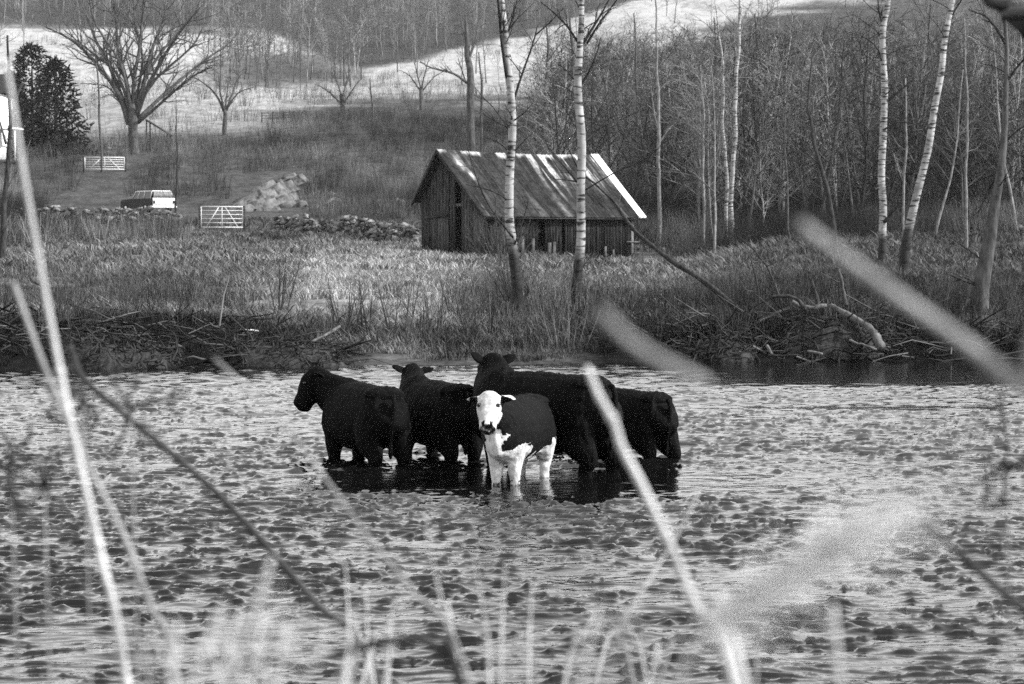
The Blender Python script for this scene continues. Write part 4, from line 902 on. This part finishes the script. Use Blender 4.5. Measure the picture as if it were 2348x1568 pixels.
def root_mass(label, u0, u1, vt, vb, y_, seed):
    rng = np.random.RandomState(seed); a_ = W((u0+u1)/2, vb, y_); w_ = (u1-u0)/FPX*y_; h = (vb-vt)/FPX*y_; c = np.array((a_[0], y_+.25, .0)); t = empty('root_mass', c, label, 'roots')
    V = []; n = 26; L_ = 12
    for a in range(L_+1):
        th = math.pi/2*a/L_
        for b in range(n):
            p = 2*math.pi*b/n; q = np.array((math.cos(p)*math.cos(th)*w_/2, math.sin(p)*math.cos(th)*.8, math.sin(th)*h*.8))
            k = 1+.5*(fbm(np.array(q[0]*2.5+seed), np.array(q[2]*4+q[1]*3), 4)-.5); V.append(c+q*k-(0, 0, .1))
    i_ = np.arange(L_)[:, None]*n; j_ = np.arange(n)[None]; k_ = (j_+1) % n
    m = MB(); m.add(np.array(V), np.stack((i_+j_, i_+k_, i_+n+k_, i_+n+j_), -1).reshape(-1, 4)); m.build('soil', M['bark_dark'], t, True)
    m = MB()
    for k in range(150):
        p = rng.uniform(math.pi*.95, math.pi*2.05); th = rng.uniform(.05, 1.3); q = c+np.array((math.cos(p)*math.cos(th)*w_/2, math.sin(p)*math.cos(th)*.8, math.sin(th)*h*.85))
        d = np.array((rng.normal(0, .7), -.3, rng.normal(-.2, .5))); ln = rng.uniform(.2, .8); P = [q]; 
        for s_ in range(4): d = d+rng.normal(0, .4, 3); d /= np.linalg.norm(d); P.append(P[-1]+d*ln/4)
        m.add(*tube(smooth_line(np.array(P), 2), np.linspace(rng.uniform(.008, .03), .004, 9), 5, cap=False))
    m.build('roots', M['bark_dark'], t)
root_mass('black tangled root mass under the driftwood on the right bank', 1730, 2090, 700, 818, 46.2, 4)
root_mass('lower black root clump at the waterline left of the big root mass', 1560, 1760, 755, 822, 45.9, 5)
root_mass('dark root clump hanging at the waterline of the left bank', 80, 420, 775, 852, 43.4, 6)
root_mass('dark overhanging root clump at the right end of the left bank', 480, 790, 770, 842, 43.9, 7)
def shrub_thing(name, label, u_, v_, hpx, n, rpx, mat, seed, lean=.5, thick=.02, forks=5, y_=None, cat='shrub'):
    rng = np.random.RandomState(seed); p = hit(u_, v_, 44) if y_ is None else None
    if p is None: a_ = W(u_, v_, y_); p = np.array((a_[0], y_, gz(a_[0], y_)))
    h = hpx/FPX*p[1]; r = rpx/FPX*p[1]; t = empty(name, p, label, cat); out = []
    for k in range(n):
        az = rng.rand()*6.28; rr = r*rng.rand()*.35; d = (math.cos(az)*lean*rng.uniform(.3, 1), math.sin(az)*lean*rng.uniform(.3, 1), 1)
        o1 = []; grow(rng, p+np.array((math.cos(az)*rr, math.sin(az)*rr, -.1)), d, h*rng.uniform(.7, 1.05), thick*rng.uniform(.6, 1.2), 0, 2, o1, [forks, 3], 6, .05, .08, (18, 40), .45, .3); out += o1
    segs_mb(out, [5, 3, 3], 0, 0, .003).build('stem', mat, t, True); segs_mb(out, [5, 3, 3], 1, 2, .003).build('twigs', M['twig'], t)
    return t
shrub_thing('bare_shrub', 'dark bare shrub with splayed stems on the edge of the pale meadow patch', 640, 730, 165, 6, 30, M['bark_dark'], 1, .45, .03)
for k, (u_, v_, h_, lab) in enumerate([(1000, 780, 180, 'tallest thin sapling clump left of the first birch'), (830, 770, 150, 'slim sapling clump in front of the pale meadow'), (910, 775, 165, 'sapling clump in front of the barn gable foot'), (775, 760, 110, 'short sapling clump at the end of the debris bank'), (1090, 770, 190, 'dense sapling clump just left of the first birch foot'), (960, 785, 120, 'low sapling clump near the waterline below the barn'), (1250, 770, 170, 'sapling clump between the feet of the two front birches'), (1400, 770, 110, 'low sapling clump right of the forked birch foot')]):
    shrub_thing('sapling_clump', lab, u_+(k*37) % 23, v_, h_*(.8+.1*(k % 4)), 5+k % 4, 95, M['bark_dark' if k % 2 else 'twig'], 10+k, .3, .022, 4)
shrub_thing('bramble_thicket', 'tangled pale and dark bramble thicket at the barn corner behind the first birch', 1150, 610, 110, 22, 90, M['bark_grey'], 30, .9, .03, 6, y_=104)
shrub_thing('bramble_thicket', 'dark bramble thicket growing round the foot of the first birch', 1180, 700, 150, 16, 50, M['bark_dark'], 31, .8, .02, 6, y_=57.5)
for k, (u_, v_, h_, lab) in enumerate([(1700, 700, 130, 'reedy shrub behind the foot of the leaning pole'), (1990, 700, 110, 'shrub at the foot of the leaning birch'), (2150, 740, 120, 'shrub left of the dark crooked tree foot'), (2310, 760, 110, 'shrub at the right edge of the bank'), (1600, 720, 90, 'low shrub on the bank left of the leaning pole foot'), (1840, 690, 110, 'shrub rising behind the arched root')]):
    shrub_thing('bare_shrub', lab, u_, v_, h_, 9, 45, M['bark_grey'], 50+k, .5, .014, 4)
for k, (u_, v_, h_, lab) in enumerate([(130, 735, 130, 'bare bush on the left bank above the long fallen log'), (300, 735, 110, 'bare bush right of the long fallen log'), (430, 700, 90, 'low bare bush in the middle of the left meadow'), (500, 560, 60, 'brown bush patch below the nearer gate')]):
    shrub_thing('bare_bush', lab, u_, v_, h_, 9, 50, M['twig'], 70+k, .6, .012, 5)

# ---------------------------------------------------------------- cattle
def loft(P, ry, rz, n=14, sidev=(0, 1, 0)):
    """closed tube of elliptic rings; ry across, rz in the plane of the path"""
    P = np.asarray(P, float); k = 3; t = np.linspace(0, len(P)-1, (len(P)-1)*k+1); Ps = smooth_line(P, k)
    ry = np.interp(t, range(len(P)), ry); rz = np.interp(t, range(len(P)), rz)
    T = np.gradient(Ps, axis=0); T /= np.linalg.norm(T, axis=1)[:, None]
    A = np.array(sidev, float)[None]-T*(T@np.array(sidev, float))[:, None]; A /= np.linalg.norm(A, axis=1)[:, None]; B = np.cross(T, A)
    an = np.arange(n)*2*math.pi/n
    V = Ps[:, None]+np.cos(an)[None, :, None]*ry[:, None, None]*A[:, None]+np.sin(an)[None, :, None]*rz[:, None, None]*B[:, None]
    V = V.reshape(-1, 3); m = len(Ps); i_ = np.arange(m-1)[:, None]*n; j_ = np.arange(n)[None]; k_ = (j_+1) % n
    Q_ = np.stack((i_+j_, i_+k_, i_+n+k_, i_+n+j_), -1).reshape(-1, 4)
    a = Ps[0]-T[0]*min(ry[0], rz[0])*.5; b = Ps[-1]+T[-1]*min(ry[-1], rz[-1])*.5; N = len(V); jj = np.arange(n); kk = (jj+1) % n
    Tr = np.vstack((np.stack((np.full(n, N), kk, jj), -1), np.stack((np.full(n, N+1), (m-1)*n+jj, (m-1)*n+kk), -1)))
    return np.vstack((V, a, b)), Q_, Tr
def cow(name, label, loc, psi, sc, poll, face, mat, cat='cow', hind=(0, 0), front=(0, 0), calf=False, ears=(1, 1), tailside=.05, fat=1.0, earup=.15, fy=.17):
    m = MB(); f = fat
    # trunk, rump to chest
    m.add(*loft([(-.84, 0, 1.00), (-.79, 0, .97), (-.62, 0, .94), (-.35, 0, .89), (0, 0, .88), (.3, 0, .88), (.52, 0, .90), (.70, 0, .90), (.80, 0, .92)],
                [.14, .22, .29*f, .33*f, .355*f, .34*f, .29, .22, .12], [.16, .28, .34, .385, .41, .40, .39, .33, .20], 18))
    m.add(*loft([(-.55, 0, 1.18), (-.2, 0, 1.16), (.2, 0, 1.16), (.48, 0, 1.19), (.6, 0, 1.15)], [.14, .13, .11, .10, .08], [.09, .10, .10, .10, .09], 12))   # back line, hips and withers
    m.add(*loft([(-.72, 0, 1.17), (-.60, 0, 1.19), (-.45, 0, 1.19)], [.20, .25, .2], [.07, .09, .08], 12))                                              # hook bones
    # neck, dewlap
    pl = np.array(poll, float); fc = np.array(face, float); fc /= np.linalg.norm(fc)
    nb = np.array((.55, 0, 1.08)); mid = (nb+pl)/2+np.array((.03, 0, -.03))
    upv = np.array((0, 0, 1.)); side = np.cross(upv, fc); side /= np.linalg.norm(side); top = np.cross(fc, side)
    m.add(*loft([nb-(.15, 0, .06), nb-(0, 0, .05), mid-(0, 0, .06), pl-(0, 0, .10), pl+fc*.1-(0, 0, .05)], [.24, .23, .18, .13, .09], [.31, .31, .26, .18, .10], 14))
    m.add(*loft([(.60, 0, .72), (.74, 0, .72), (mid+np.array((.03, 0, -.24))), pl+fc*.16-top*.13], [.13, .11, .08, .05], [.16, .15, .12, .07], 10))
    # head
    hw = 1.0 if not calf else 1.18
    m.add(*loft([pl-fc*.05, pl+fc*.03, pl+fc*.14, pl+fc*.24-top*.01, pl+fc*.34-top*.015, pl+fc*.41-top*.015, pl+fc*.46-top*.02, pl+fc*.485-top*.02],
                [.08, .12*hw, .132*hw, .118*hw, .094*hw, .104, .10, .08], [.07, .115, .15, .145, .125, .122, .112, .08], 14, tuple(side)))
    m.add(*loft([pl+fc*.08-top*.10, pl+fc*.26-top*.105, pl+fc*.44-top*.075], [.08, .065, .055], [.07, .06, .05], 10, tuple(side)))      # jaw
    for s_ in (-1, 1): m.add(*loft([pl+fc*.16+side*s_*.09+top*.045, pl+fc*.21+side*s_*.095+top*.045], [.035, .03], [.035, .03], 8))       # brow
    # ears: flattened leaves
    for s_, e_ in zip((1, -1), ears):
        b = pl+fc*.03+side*s_*.09; dr = side*s_*1.0+upv*earup*e_+fc*.05; dr /= np.linalg.norm(dr)
        pe = np.cross(dr, fc); pe /= np.linalg.norm(pe)
        m.add(*loft([b, b+dr*.06, b+dr*.12, b+dr*.185], [.035, .068, .062, .015], [.024, .022, .018, .012], 10, tuple(pe)))
    # legs
    for s_, df in zip((1, -1), hind):
        y_ = .17*s_
        m.add(*loft([(-.60, y_*.9, 1.00), (-.56, y_, .80), (-.60+df*.3, y_*1.05, .64), (-.73+df*.7, y_, .47), (-.72+df*.9, y_, .36), (-.70+df, y_, .16), (-.67+df, y_, .06), (-.64+df, y_, 0)],
                    [.14, .17, .15, .09, .065, .055, .06, .06], [.19, .23, .20, .11, .075, .06, .06, .06], 12))
    for s_, df in zip((1, -1), front):
        y_ = fy*s_
        m.add(*loft([(.50, y_*.9, 1.0), (.46, y_*1.05, .80), (.43+df*.2, y_*1.05, .64), (.46+df*.6, y_, .42), (.46+df*.8, y_, .30), (.45+df, y_, .14), (.48+df, y_, .05), (.50+df, y_, 0)],
                    [.11, .14, .12, .08, .062, .055, .058, .06], [.18, .19, .16, .09, .068, .058, .06, .06], 12))
    # udder or brisket fill, tail
    m.add(*loft([(-.52, 0, .66), (-.38, 0, .62), (-.22, 0, .62)], [.08, .10, .06], [.07, .08, .05], 10))
    m.add(*loft([(-.84, 0, 1.18), (-.91, tailside*.4, 1.10), (-.93, tailside, .85), (-.90, tailside*1.1, .66), (-.88, tailside, .54), (-.88, tailside, .46)], [.035, .028, .02, .02, .035, .018], [.035, .028, .02, .02, .035, .018], 8))
    V, Q_, T_, A_ = m.arrays(); me = bpy.data.meshes.new('tmp'); me.from_pydata([tuple(v) for v in V], [], [tuple(int(i) for i in q) for q in Q_]+[tuple(int(i) for i in q) for q in T_]); me.update()
    ob = bpy.data.objects.new('tmp', me); C.collection.objects.link(ob)
    rm = ob.modifiers.new('r', 'REMESH'); rm.mode = 'VOXEL'; rm.voxel_size = .013; rm.use_smooth_shade = True
    sm = ob.modifiers.new('s', 'SMOOTH'); sm.factor = .5; sm.iterations = 7
    me2 = bpy.data.meshes.new_from_object(ob.evaluated_get(bpy.context.evaluated_depsgraph_get()))
    bpy.data.objects.remove(ob); bpy.data.meshes.remove(me)
    n = len(me2.vertices); co = np.zeros(n*3, np.float32); me2.vertices.foreach_get('co', co); co = co.reshape(-1, 3).astype(float)
    # shaggy winter coat
    no = np.zeros(n*3, np.float32); me2.vertices.foreach_get('normal', no); no = no.reshape(-1, 3)
    hz = fbm(co[:, 0]*26+co[:, 1]*19, co[:, 2]*12+co[:, 1]*9, 3)-.5; head = np.clip(1-np.abs((co-pl)@fc-.25)/.4, 0, 1)
    tone = np.full(n, .5)
    if calf:
        zn = .38*(fbm(co[:, 0]*7+co[:, 1]*5, co[:, 2]*6+co[:, 1]*3, 4)-.5)
        rel = co-pl; a = rel@fc; s__ = rel@side; t_ = rel@top; r_ = np.sqrt(s__**2+t_**2)
        tone = np.zeros(n)
        on_head = (a > -.09) & (r_ < .19) & (a < .6); tone[on_head] = 1
        ear = (np.abs(s__) > .135*1.0) & (a < .16) & (r_ < .36) & (a > -.12); tone[ear] = np.where(s__[ear] > 0, .12, np.where(np.abs(s__[ear]) > .24, .8, .3))
        nose = (a > .46); tone[on_head & nose & (t_ > -.07)] = .42
        tone[on_head & (np.hypot(a-.19, np.abs(s__)-.11) < .021) & (t_ > .03)] = .2
        tone[on_head & (np.abs(a-.445) < .03) & (np.abs(np.abs(s__)-.05) < .02) & (t_ > .03)] = .2
        chest = (co[:, 0] > .28) & (co[:, 2]+zn < .86-.5*np.clip(.62-co[:, 0], 0, .4)) & (np.abs(co[:, 1]) < .3) & (~on_head)
        tone[chest & ((np.abs(co[:, 1])+zn < .13) | (co[:, 2]+zn < .70))] = .85
        belly = (co[:, 2]+zn < .55) & (~chest); tone[belly] = .85
        tone[(co[:, 2]+zn < .64) & (co[:, 0] < -.3)] = .9
        thr = (np.abs(co[:, 1]) < .07) & (co[:, 0] > .72) & (~on_head) & (co[:, 2] < .95); tone[thr] = .8
        tone[(np.hypot(co[:, 0]-.48, co[:, 1]) < .13) & (co[:, 2] > 1.2)] = .8       # white patch on the withers
        tone[(co[:, 2] < .30) & (co[:, 2] > .2) & (co[:, 0] > .2)] -= .25
        tone[co[:, 2] < .06] = .2
    co += no*(hz*.022*(1-.75*head))[:, None]
    c, s__ = math.cos(psi), math.sin(psi); co = co*sc; P = np.stack((co[:, 0]*c-co[:, 1]*s__, co[:, 0]*s__+co[:, 1]*c, co[:, 2]), -1)
    me2.vertices.foreach_set('co', P.astype(np.float32).ravel()); at = me2.attributes.new('tone', 'FLOAT', 'POINT'); at.data.foreach_set('value', tone.astype(np.float32))
    me2.materials.clear(); me2.materials.append(mat); me2.polygons.foreach_set('use_smooth', [True]*len(me2.polygons)); me2.update()
    t = empty(name, loc, label, cat, None); b = bpy.data.objects.new('body', me2); C.collection.objects.link(b); b.parent = t; me2.name = 'body'
    for s_ in (1, -1):
        q = (pl+fc*.19+side*s_*.098*hw+top*.098)*sc; q = np.array((q[0]*c-q[1]*s__, q[0]*s__+q[1]*c, q[2]))
        V, Q2, T2 = loft([np.array(loc)+q-(0, 0, .012), np.array(loc)+q, np.array(loc)+q+(0, 0, .012)], [.014, .024, .014], [.014, .024, .014], 10)
        e = MB(); e.add(V, Q2, T2); e.build('eye', M['blackgloss'], t, True)
    return t
def local_dir(psi, wx, wy, wz):
    c, s_ = math.cos(psi), math.sin(psi); return (wx*c+wy*s_, -wx*s_+wy*c, wz)
def cow_at(u_, v_): p = W(u_, v_, 1); k = EYE/(EYE-p[2]); return np.array((p[0]*k, p[1]*k, -.34))
psA = R(118); cow('black_cow', 'leftmost black cow with its head turned in profile to the left', cow_at(832, 1056), psA, .94, (.88, .20, 1.37), local_dir(psA, -.45, -.12, -.88), M['black'], hind=(.03, -.05), front=(.0, .06), ears=(1, 1))
psB = R(118); cow('black_cow', 'second black cow from the left, ears spread, looking away over the rump of the first', cow_at(1000, 1047), psB, .94, (.93, -.13, 1.36), local_dir(psB, -.12, .6, -.75), M['black'], hind=(0, .08), front=(.05, 0), ears=(3.2, 1.5))
psC = R(142); cow('black_cow', 'biggest black cow standing broadside behind the white-faced calf', cow_at(1240, 1075), psC, 1.08, (.78, -.22, 1.36), local_dir(psC, -.2, .6, -.7), M['black'], hind=(.05, -.04), front=(0, 0), ears=(5, 3))
psD = R(128); cow('black_cow', 'rightmost black cow with its head hidden behind the biggest one', cow_at(1432, 1044), psD, .86, (1.12, .05, 1.12), local_dir(psD, -.5, .5, -.7), M['black'], hind=(.07, -.07), front=(.06, -.06))
psE = R(253); pe = cow_at(1184, 1102); pe[2] = -.20
cow('spotted_calf', 'white-faced calf with white chest and legs facing the camera', pe, psE, .83, (.90, -.06, 1.33), local_dir(psE, -.05, -.66, -.75), M['coat'], 'calf', hind=(.08, -.05), front=(-.03, .03), calf=True, fy=.11, ears=(.1, .1), earup=.1)

# ---------------------------------------------------------------- near bank: stems and leaves close to the camera
def reed(name, label, pts, d, w0, w1, mat, d2=None, flat=False, nodes=(), cat='reed', root=True):
    ds = np.linspace(d, d2 or d, len(pts)); P = [W(u_, v_, q) for (u_, v_), q in zip(pts, ds)]     # tip first, foot last
    if root:
        e = P[-1]; dr = P[-1]-P[-2]; dr /= np.linalg.norm(dr); gzv = gz(e[0], e[1]); k = (e[2]-gzv+.05)
        side = np.array((dr[0]*.5*k, .1*k, 0)); P.append(e+side*.5+np.array((0, 0, -k*.5))); P.append(np.array((e[0]+side[0], e[1]+side[1], gz(e[0]+side[0], e[1]+side[1])-.05)))
    P = smooth_line(np.array(P), 5); n = len(P); r = np.linspace(w0, w1, n)/2/FPX*d
    t = empty(name, P[-1], label, cat)
    m = MB()
    if not flat: m.add(*tube(P, r, 8))
    else:
        V, Q_, T_ = loft(P[::5] if len(P[::5]) > 2 else P[::2], np.linspace(w0, w1, len(P[::5] if len(P[::5]) > 2 else P[::2]))/2/FPX*d, [.0015]*len(P[::5] if len(P[::5]) > 2 else P[::2]), 8, (1, .2, .3)); m.add(V, Q_, T_)
    m.build('leaf' if flat else 'stem', mat, t, True)
    for f in nodes:
        k = int(f*(n-1)); m = MB(); q = P[k]; dd = P[min(k+1, n-1)]-P[max(k-1, 0)]; dd /= np.linalg.norm(dd); rr = r[k]; m.add(*tube([q-dd*rr*1.6, q-dd*rr*.5, q+dd*rr*.5, q+dd*rr*1.6], [rr, rr*1.45, rr*1.45, rr], 8)); m.build('node', mat, t, True)
    return t
reed('reed', 'tall bright reed stem crossing the whole left side', [(14, 135), (55, 400), (98, 640), (148, 900), (192, 1100), (235, 1290), (290, 1568)], 2.3, 9, 22, M['stem_pale'], nodes=(.35, .62, .75))
reed('reed', 'grey reed stem crossing behind the tall bright one', [(32, 650), (105, 850), (190, 1040), (285, 1230), (345, 1390), (410, 1568)], 2.6, 12, 15, M['stem_mid'], nodes=(.5,))
reed('weed', 'dark weed stem slanting across the water below the leftmost cow', [(160, 790), (195, 870), (310, 970), (470, 1105), (600, 1240), (730, 1390), (870, 1568)], 3.6, 13, 20, M['stem_dark'], cat='weed', nodes=(.3, .5))
reed('weed', 'thin grey weed stem slanting past the leftmost cow', [(490, 820), (640, 960), (740, 1090), (850, 1240), (950, 1360), (1080, 1568)], 2.5, 7, 11, M['stem_mid'], cat='weed', nodes=(.3,))
reed('reed', 'thick bright jointed reed stem in front of the rightmost cow', [(1345, 840), (1372, 905), (1408, 970), (1425, 1025), (1470, 1110), (1540, 1260), (1600, 1400), (1680, 1568)], 2.0, 14, 23, M['stem_pale'], nodes=(.22, .55))
reed('reed', 'blurred broad grey leaf sloping down to the right edge', [(1830, 510), (1950, 600), (2080, 695), (2230, 800), (2360, 905), (2500, 1040)], 1.05, 22, 44, M['stem_mid'], flat=False, cat='reed', root=True)
reed('reed', 'blurred broad grey leaf above the rightmost cow', [(1375, 715), (1440, 780), (1520, 830), (1620, 880)], .95, 30, 24, M['stem_mid'], cat='reed', root=False, d2=.98)
reed('weed', 'curved dark stem in the lower right corner', [(2110, 1195), (2200, 1270), (2290, 1350), (2380, 1430), (2520, 1600)], 2.4, 18, 27, M['stem_dark'], cat='weed')
reed('weed', 'dark bent stem curving over at the bottom middle', [(760, 1504), (830, 1482), (910, 1468), (975, 1470), (1020, 1510), (1055, 1570)], 2.3, 18, 26, M['stem_dark'], cat='weed')
reed('reed', 'thin pale stem leaning right beside the thick jointed reed', [(1600, 1130), (1550, 1230), (1500, 1310), (1420, 1440), (1365, 1568)], 3.2, 6, 9, M['stem_pale'])
reed('reed', 'pale leaf rising at the bottom right corner', [(1880, 1415), (1905, 1460), (1925, 1568)], 1.5, 4, 26, M['stem_pale'], cat='reed')
reed('reed', 'pale leaf beside the foot of the thick jointed reed', [(1600, 1390), (1640, 1450), (1700, 1568)], 1.3, 4, 36, M['stem_pale'], cat='reed')
for k, (pts, lab) in enumerate([([(975, 1210), (995, 1300), (1015, 1390), (1045, 1500)], 'leftmost of the upright pale stems at the bottom middle'), ([(1085, 1270), (1103, 1370), (1115, 1450), (1122, 1568)], 'second upright pale stem at the bottom middle'), ([(1160, 1290), (1152, 1400), (1148, 1568)], 'third upright pale stem at the bottom middle'), ([(1221, 1330), (1215, 1430), (1212, 1568)], 'rightmost upright pale stem at the bottom middle'), ([(790, 1280), (797, 1380), (800, 1568)], 'faint upright pale stem left of the bent dark one'), ([(905, 1370), (895, 1450), (890, 1568)], 'short faint pale stem above the bent dark one')]):
    reed('reed', lab, pts, 2.6+.1*k, 2, 11, M['stem_pale'])
for k, (pts, w_, lab) in enumerate([([(610, 1360), (560, 1420), (500, 1500), (440, 1568)], 20, 'broad pale leaf in the clump at the bottom left'), ([(575, 1440), (600, 1400), (620, 1345)][::-1], 14, 'short pale leaf at the top of the bottom left clump'), ([(420, 1470), (400, 1530), (390, 1568)], 16, 'upright pale leaf left in the bottom clump'), ([(330, 1500), (370, 1540), (400, 1568)], 14, 'small pale leaf beside the tall bright stem foot'), ([(690, 1400), (660, 1480), (640, 1568)], 10, 'slim pale leaf right in the bottom left clump')]):
    reed('reed', lab, pts, 1.35+.12*k, 3, w_*1.15, M['stem_pale'], cat='reed')
rng = np.random.RandomState(77)
PL = smooth_line(np.array([W(u_, v_, 1.25) for u_, v_ in [(1990, 1215), (1900, 1265), (1800, 1330), (1690, 1400), (1580, 1480)]]), 8)
t = empty('seed_head', (PL[-1][0]-.03, 1.25, gz(PL[-1][0], 1.25)), 'blurred pale feathery seed head in the lower right', 'seed head')
m = MB(); m.add(*tube(np.vstack((PL, [PL[-1]+(-.03, 0, -.15), (PL[-1][0]-.03, 1.25, gz(PL[-1][0], 1.25)-.03)])), .0016, 6)); m.build('stem', M['stem_pale'], t, True)
m = MB()
for k in range(330):
    f = rng.rand()**.8*(len(PL)-2); q = PL[int(f)]; d = PL[0]-PL[-1]; d /= np.linalg.norm(d); d = d+rng.normal(0, .42, 3); L_ = rng.uniform(.015, .045)
    m.add(*tube([q, q+d*L_*.5+(0, 0, .002), q+d*L_-(0, 0, .006)], [.0005, .0005, .0003], 3, cap=False))
m.build('bristles', M['plume'], t)
# thin tangled stems close to the camera
for k in range(46):
    left = k % 3 != 2; u_ = rng.uniform(330, 900) if left else rng.uniform(1280, 1760); vt = rng.uniform(1340, 1540); d_ = rng.uniform(1.3, 3.2); ln = rng.normal(.2 if left else -.2, .7)*(1568-vt)
    reed('reed', ('pale blurred blade number-less' if False else ('one of the pale crossing blades massed at the bottom left' if left else 'one of the pale crossing blades massed at the bottom right')), [(u_+ln, vt), (u_+ln*.55, (vt*.6+1568*.4)), (u_, 1568)], d_, 2, rng.uniform(7, 15), M['stem_pale' if rng.rand() < .55 else 'stem_mid'])['group'] = 'crossing blades at the bottom %s' % ('left' if left else 'right')
# overhanging dark limb in the top right corner
log('overhanging_limb', 'thick dark out-of-focus limb across the top right corner', [(2230, -40), (2290, 8), (2330, 35), (2370, 75), (2440, 190)], 34, 60, M['bark_dark'], 4.2, 4.2, 'branch', 2, 60)
# small dark sprays of weed leaves on the left
for k, (u_, v_, lab) in enumerate([(190, 880, 'dark leafy spray behind the tall bright stem'), (300, 925, 'dark curled leafy spray beside the dark weed stem'), (25, 1050, 'dark curled spray at the left edge'), (100, 1070, 'dark leafy spray right of the one at the left edge'), (2310, 1030, 'dark curled twig spray at the right edge above the water')]):
    rng = np.random.RandomState(90+k); c = W(u_, v_, 2.9); foot = np.array((c[0]-.05, 2.9, gz(c[0], 2.9))); t = empty('weed_spray', foot, lab, 'weed'); out = []
    m = MB(); P = smooth_line([foot-Zu*.05, (foot+c)/2+(.03, 0, 0), c], 5); m.add(*tube(P, np.linspace(.0022, .0012, len(P)), 5)); m.build('stem', M['stem_mid'], t)
    for q in range(7): grow(rng, c-(0, 0, .03*rng.rand()), rng.normal(0, 1, 3), .08, .0032, 1, 2, out, [3, 3], 4, .0, .5)
    segs_mb(out, [4, 3, 3], 0, 3, .0018).build('twigs', M['stem_dark'], t)
# grass tops of the near bank
NT = [tuft(rg, 10, .62, .003, .10, .5) for _ in range(6)]
n = 260; x = rs.uniform(-1.6, 1.6, n); y = rs.uniform(1.5, 4.2, n); z = ground_z(x, y)
tops = (EYE-.2*y)-z                                      # tallest that still stays low in the view
s = np.clip(tops/.66, .1, 1.4)*rs.uniform(.85, 1.22, n)
g = instance(NT, np.stack((x, y, z), -1), rs.rand(n)*6.28, np.minimum(s, 1.8), .12+.42*rs.rand(n)**1.5)
tag(g.build('near_grass', M['grass']), 'dry pale grass of the near bank along the bottom of the view', 'grass', kind='stuff')
x = rs.uniform(-4, 4, 1500); y = rs.uniform(-1.5, 4.0, 1500); z = ground_z(x, y); k = (np.abs(x) > .6) | (y < -.5); x, y, z = x[k], y[k], z[k]
g = instance(NT, np.stack((x, y, z), -1), rs.rand(len(x))*6.28, rs.uniform(.4, .8, len(x)), .2+.3*rs.rand(len(x)))
tag(g.build('bank_turf', M['grass']), 'short dry grass of the near bank around the photographer', 'grass', kind='stuff')

# ---------------------------------------------------------------- air
m = MB(); m.add(*box((0, 700, 110), (2200, 2000, 260)))
hm = bpy.data.materials.new('valley_haze'); hm.use_nodes = True; n = hm.node_tree.nodes
for q in list(n):
    if q.type == 'BSDF_PRINCIPLED': n.remove(q)
pv = n.new('ShaderNodeVolumePrincipled'); pv.inputs['Color'].default_value = G(.9); pv.inputs['Density'].default_value = .00009; pv.inputs['Anisotropy'].default_value = .2
hm.node_tree.links.new(pv.outputs[0], n['Material Output'].inputs['Volume'])
tag(m.build('haze', hm), 'thin valley haze', 'haze', kind='stuff')
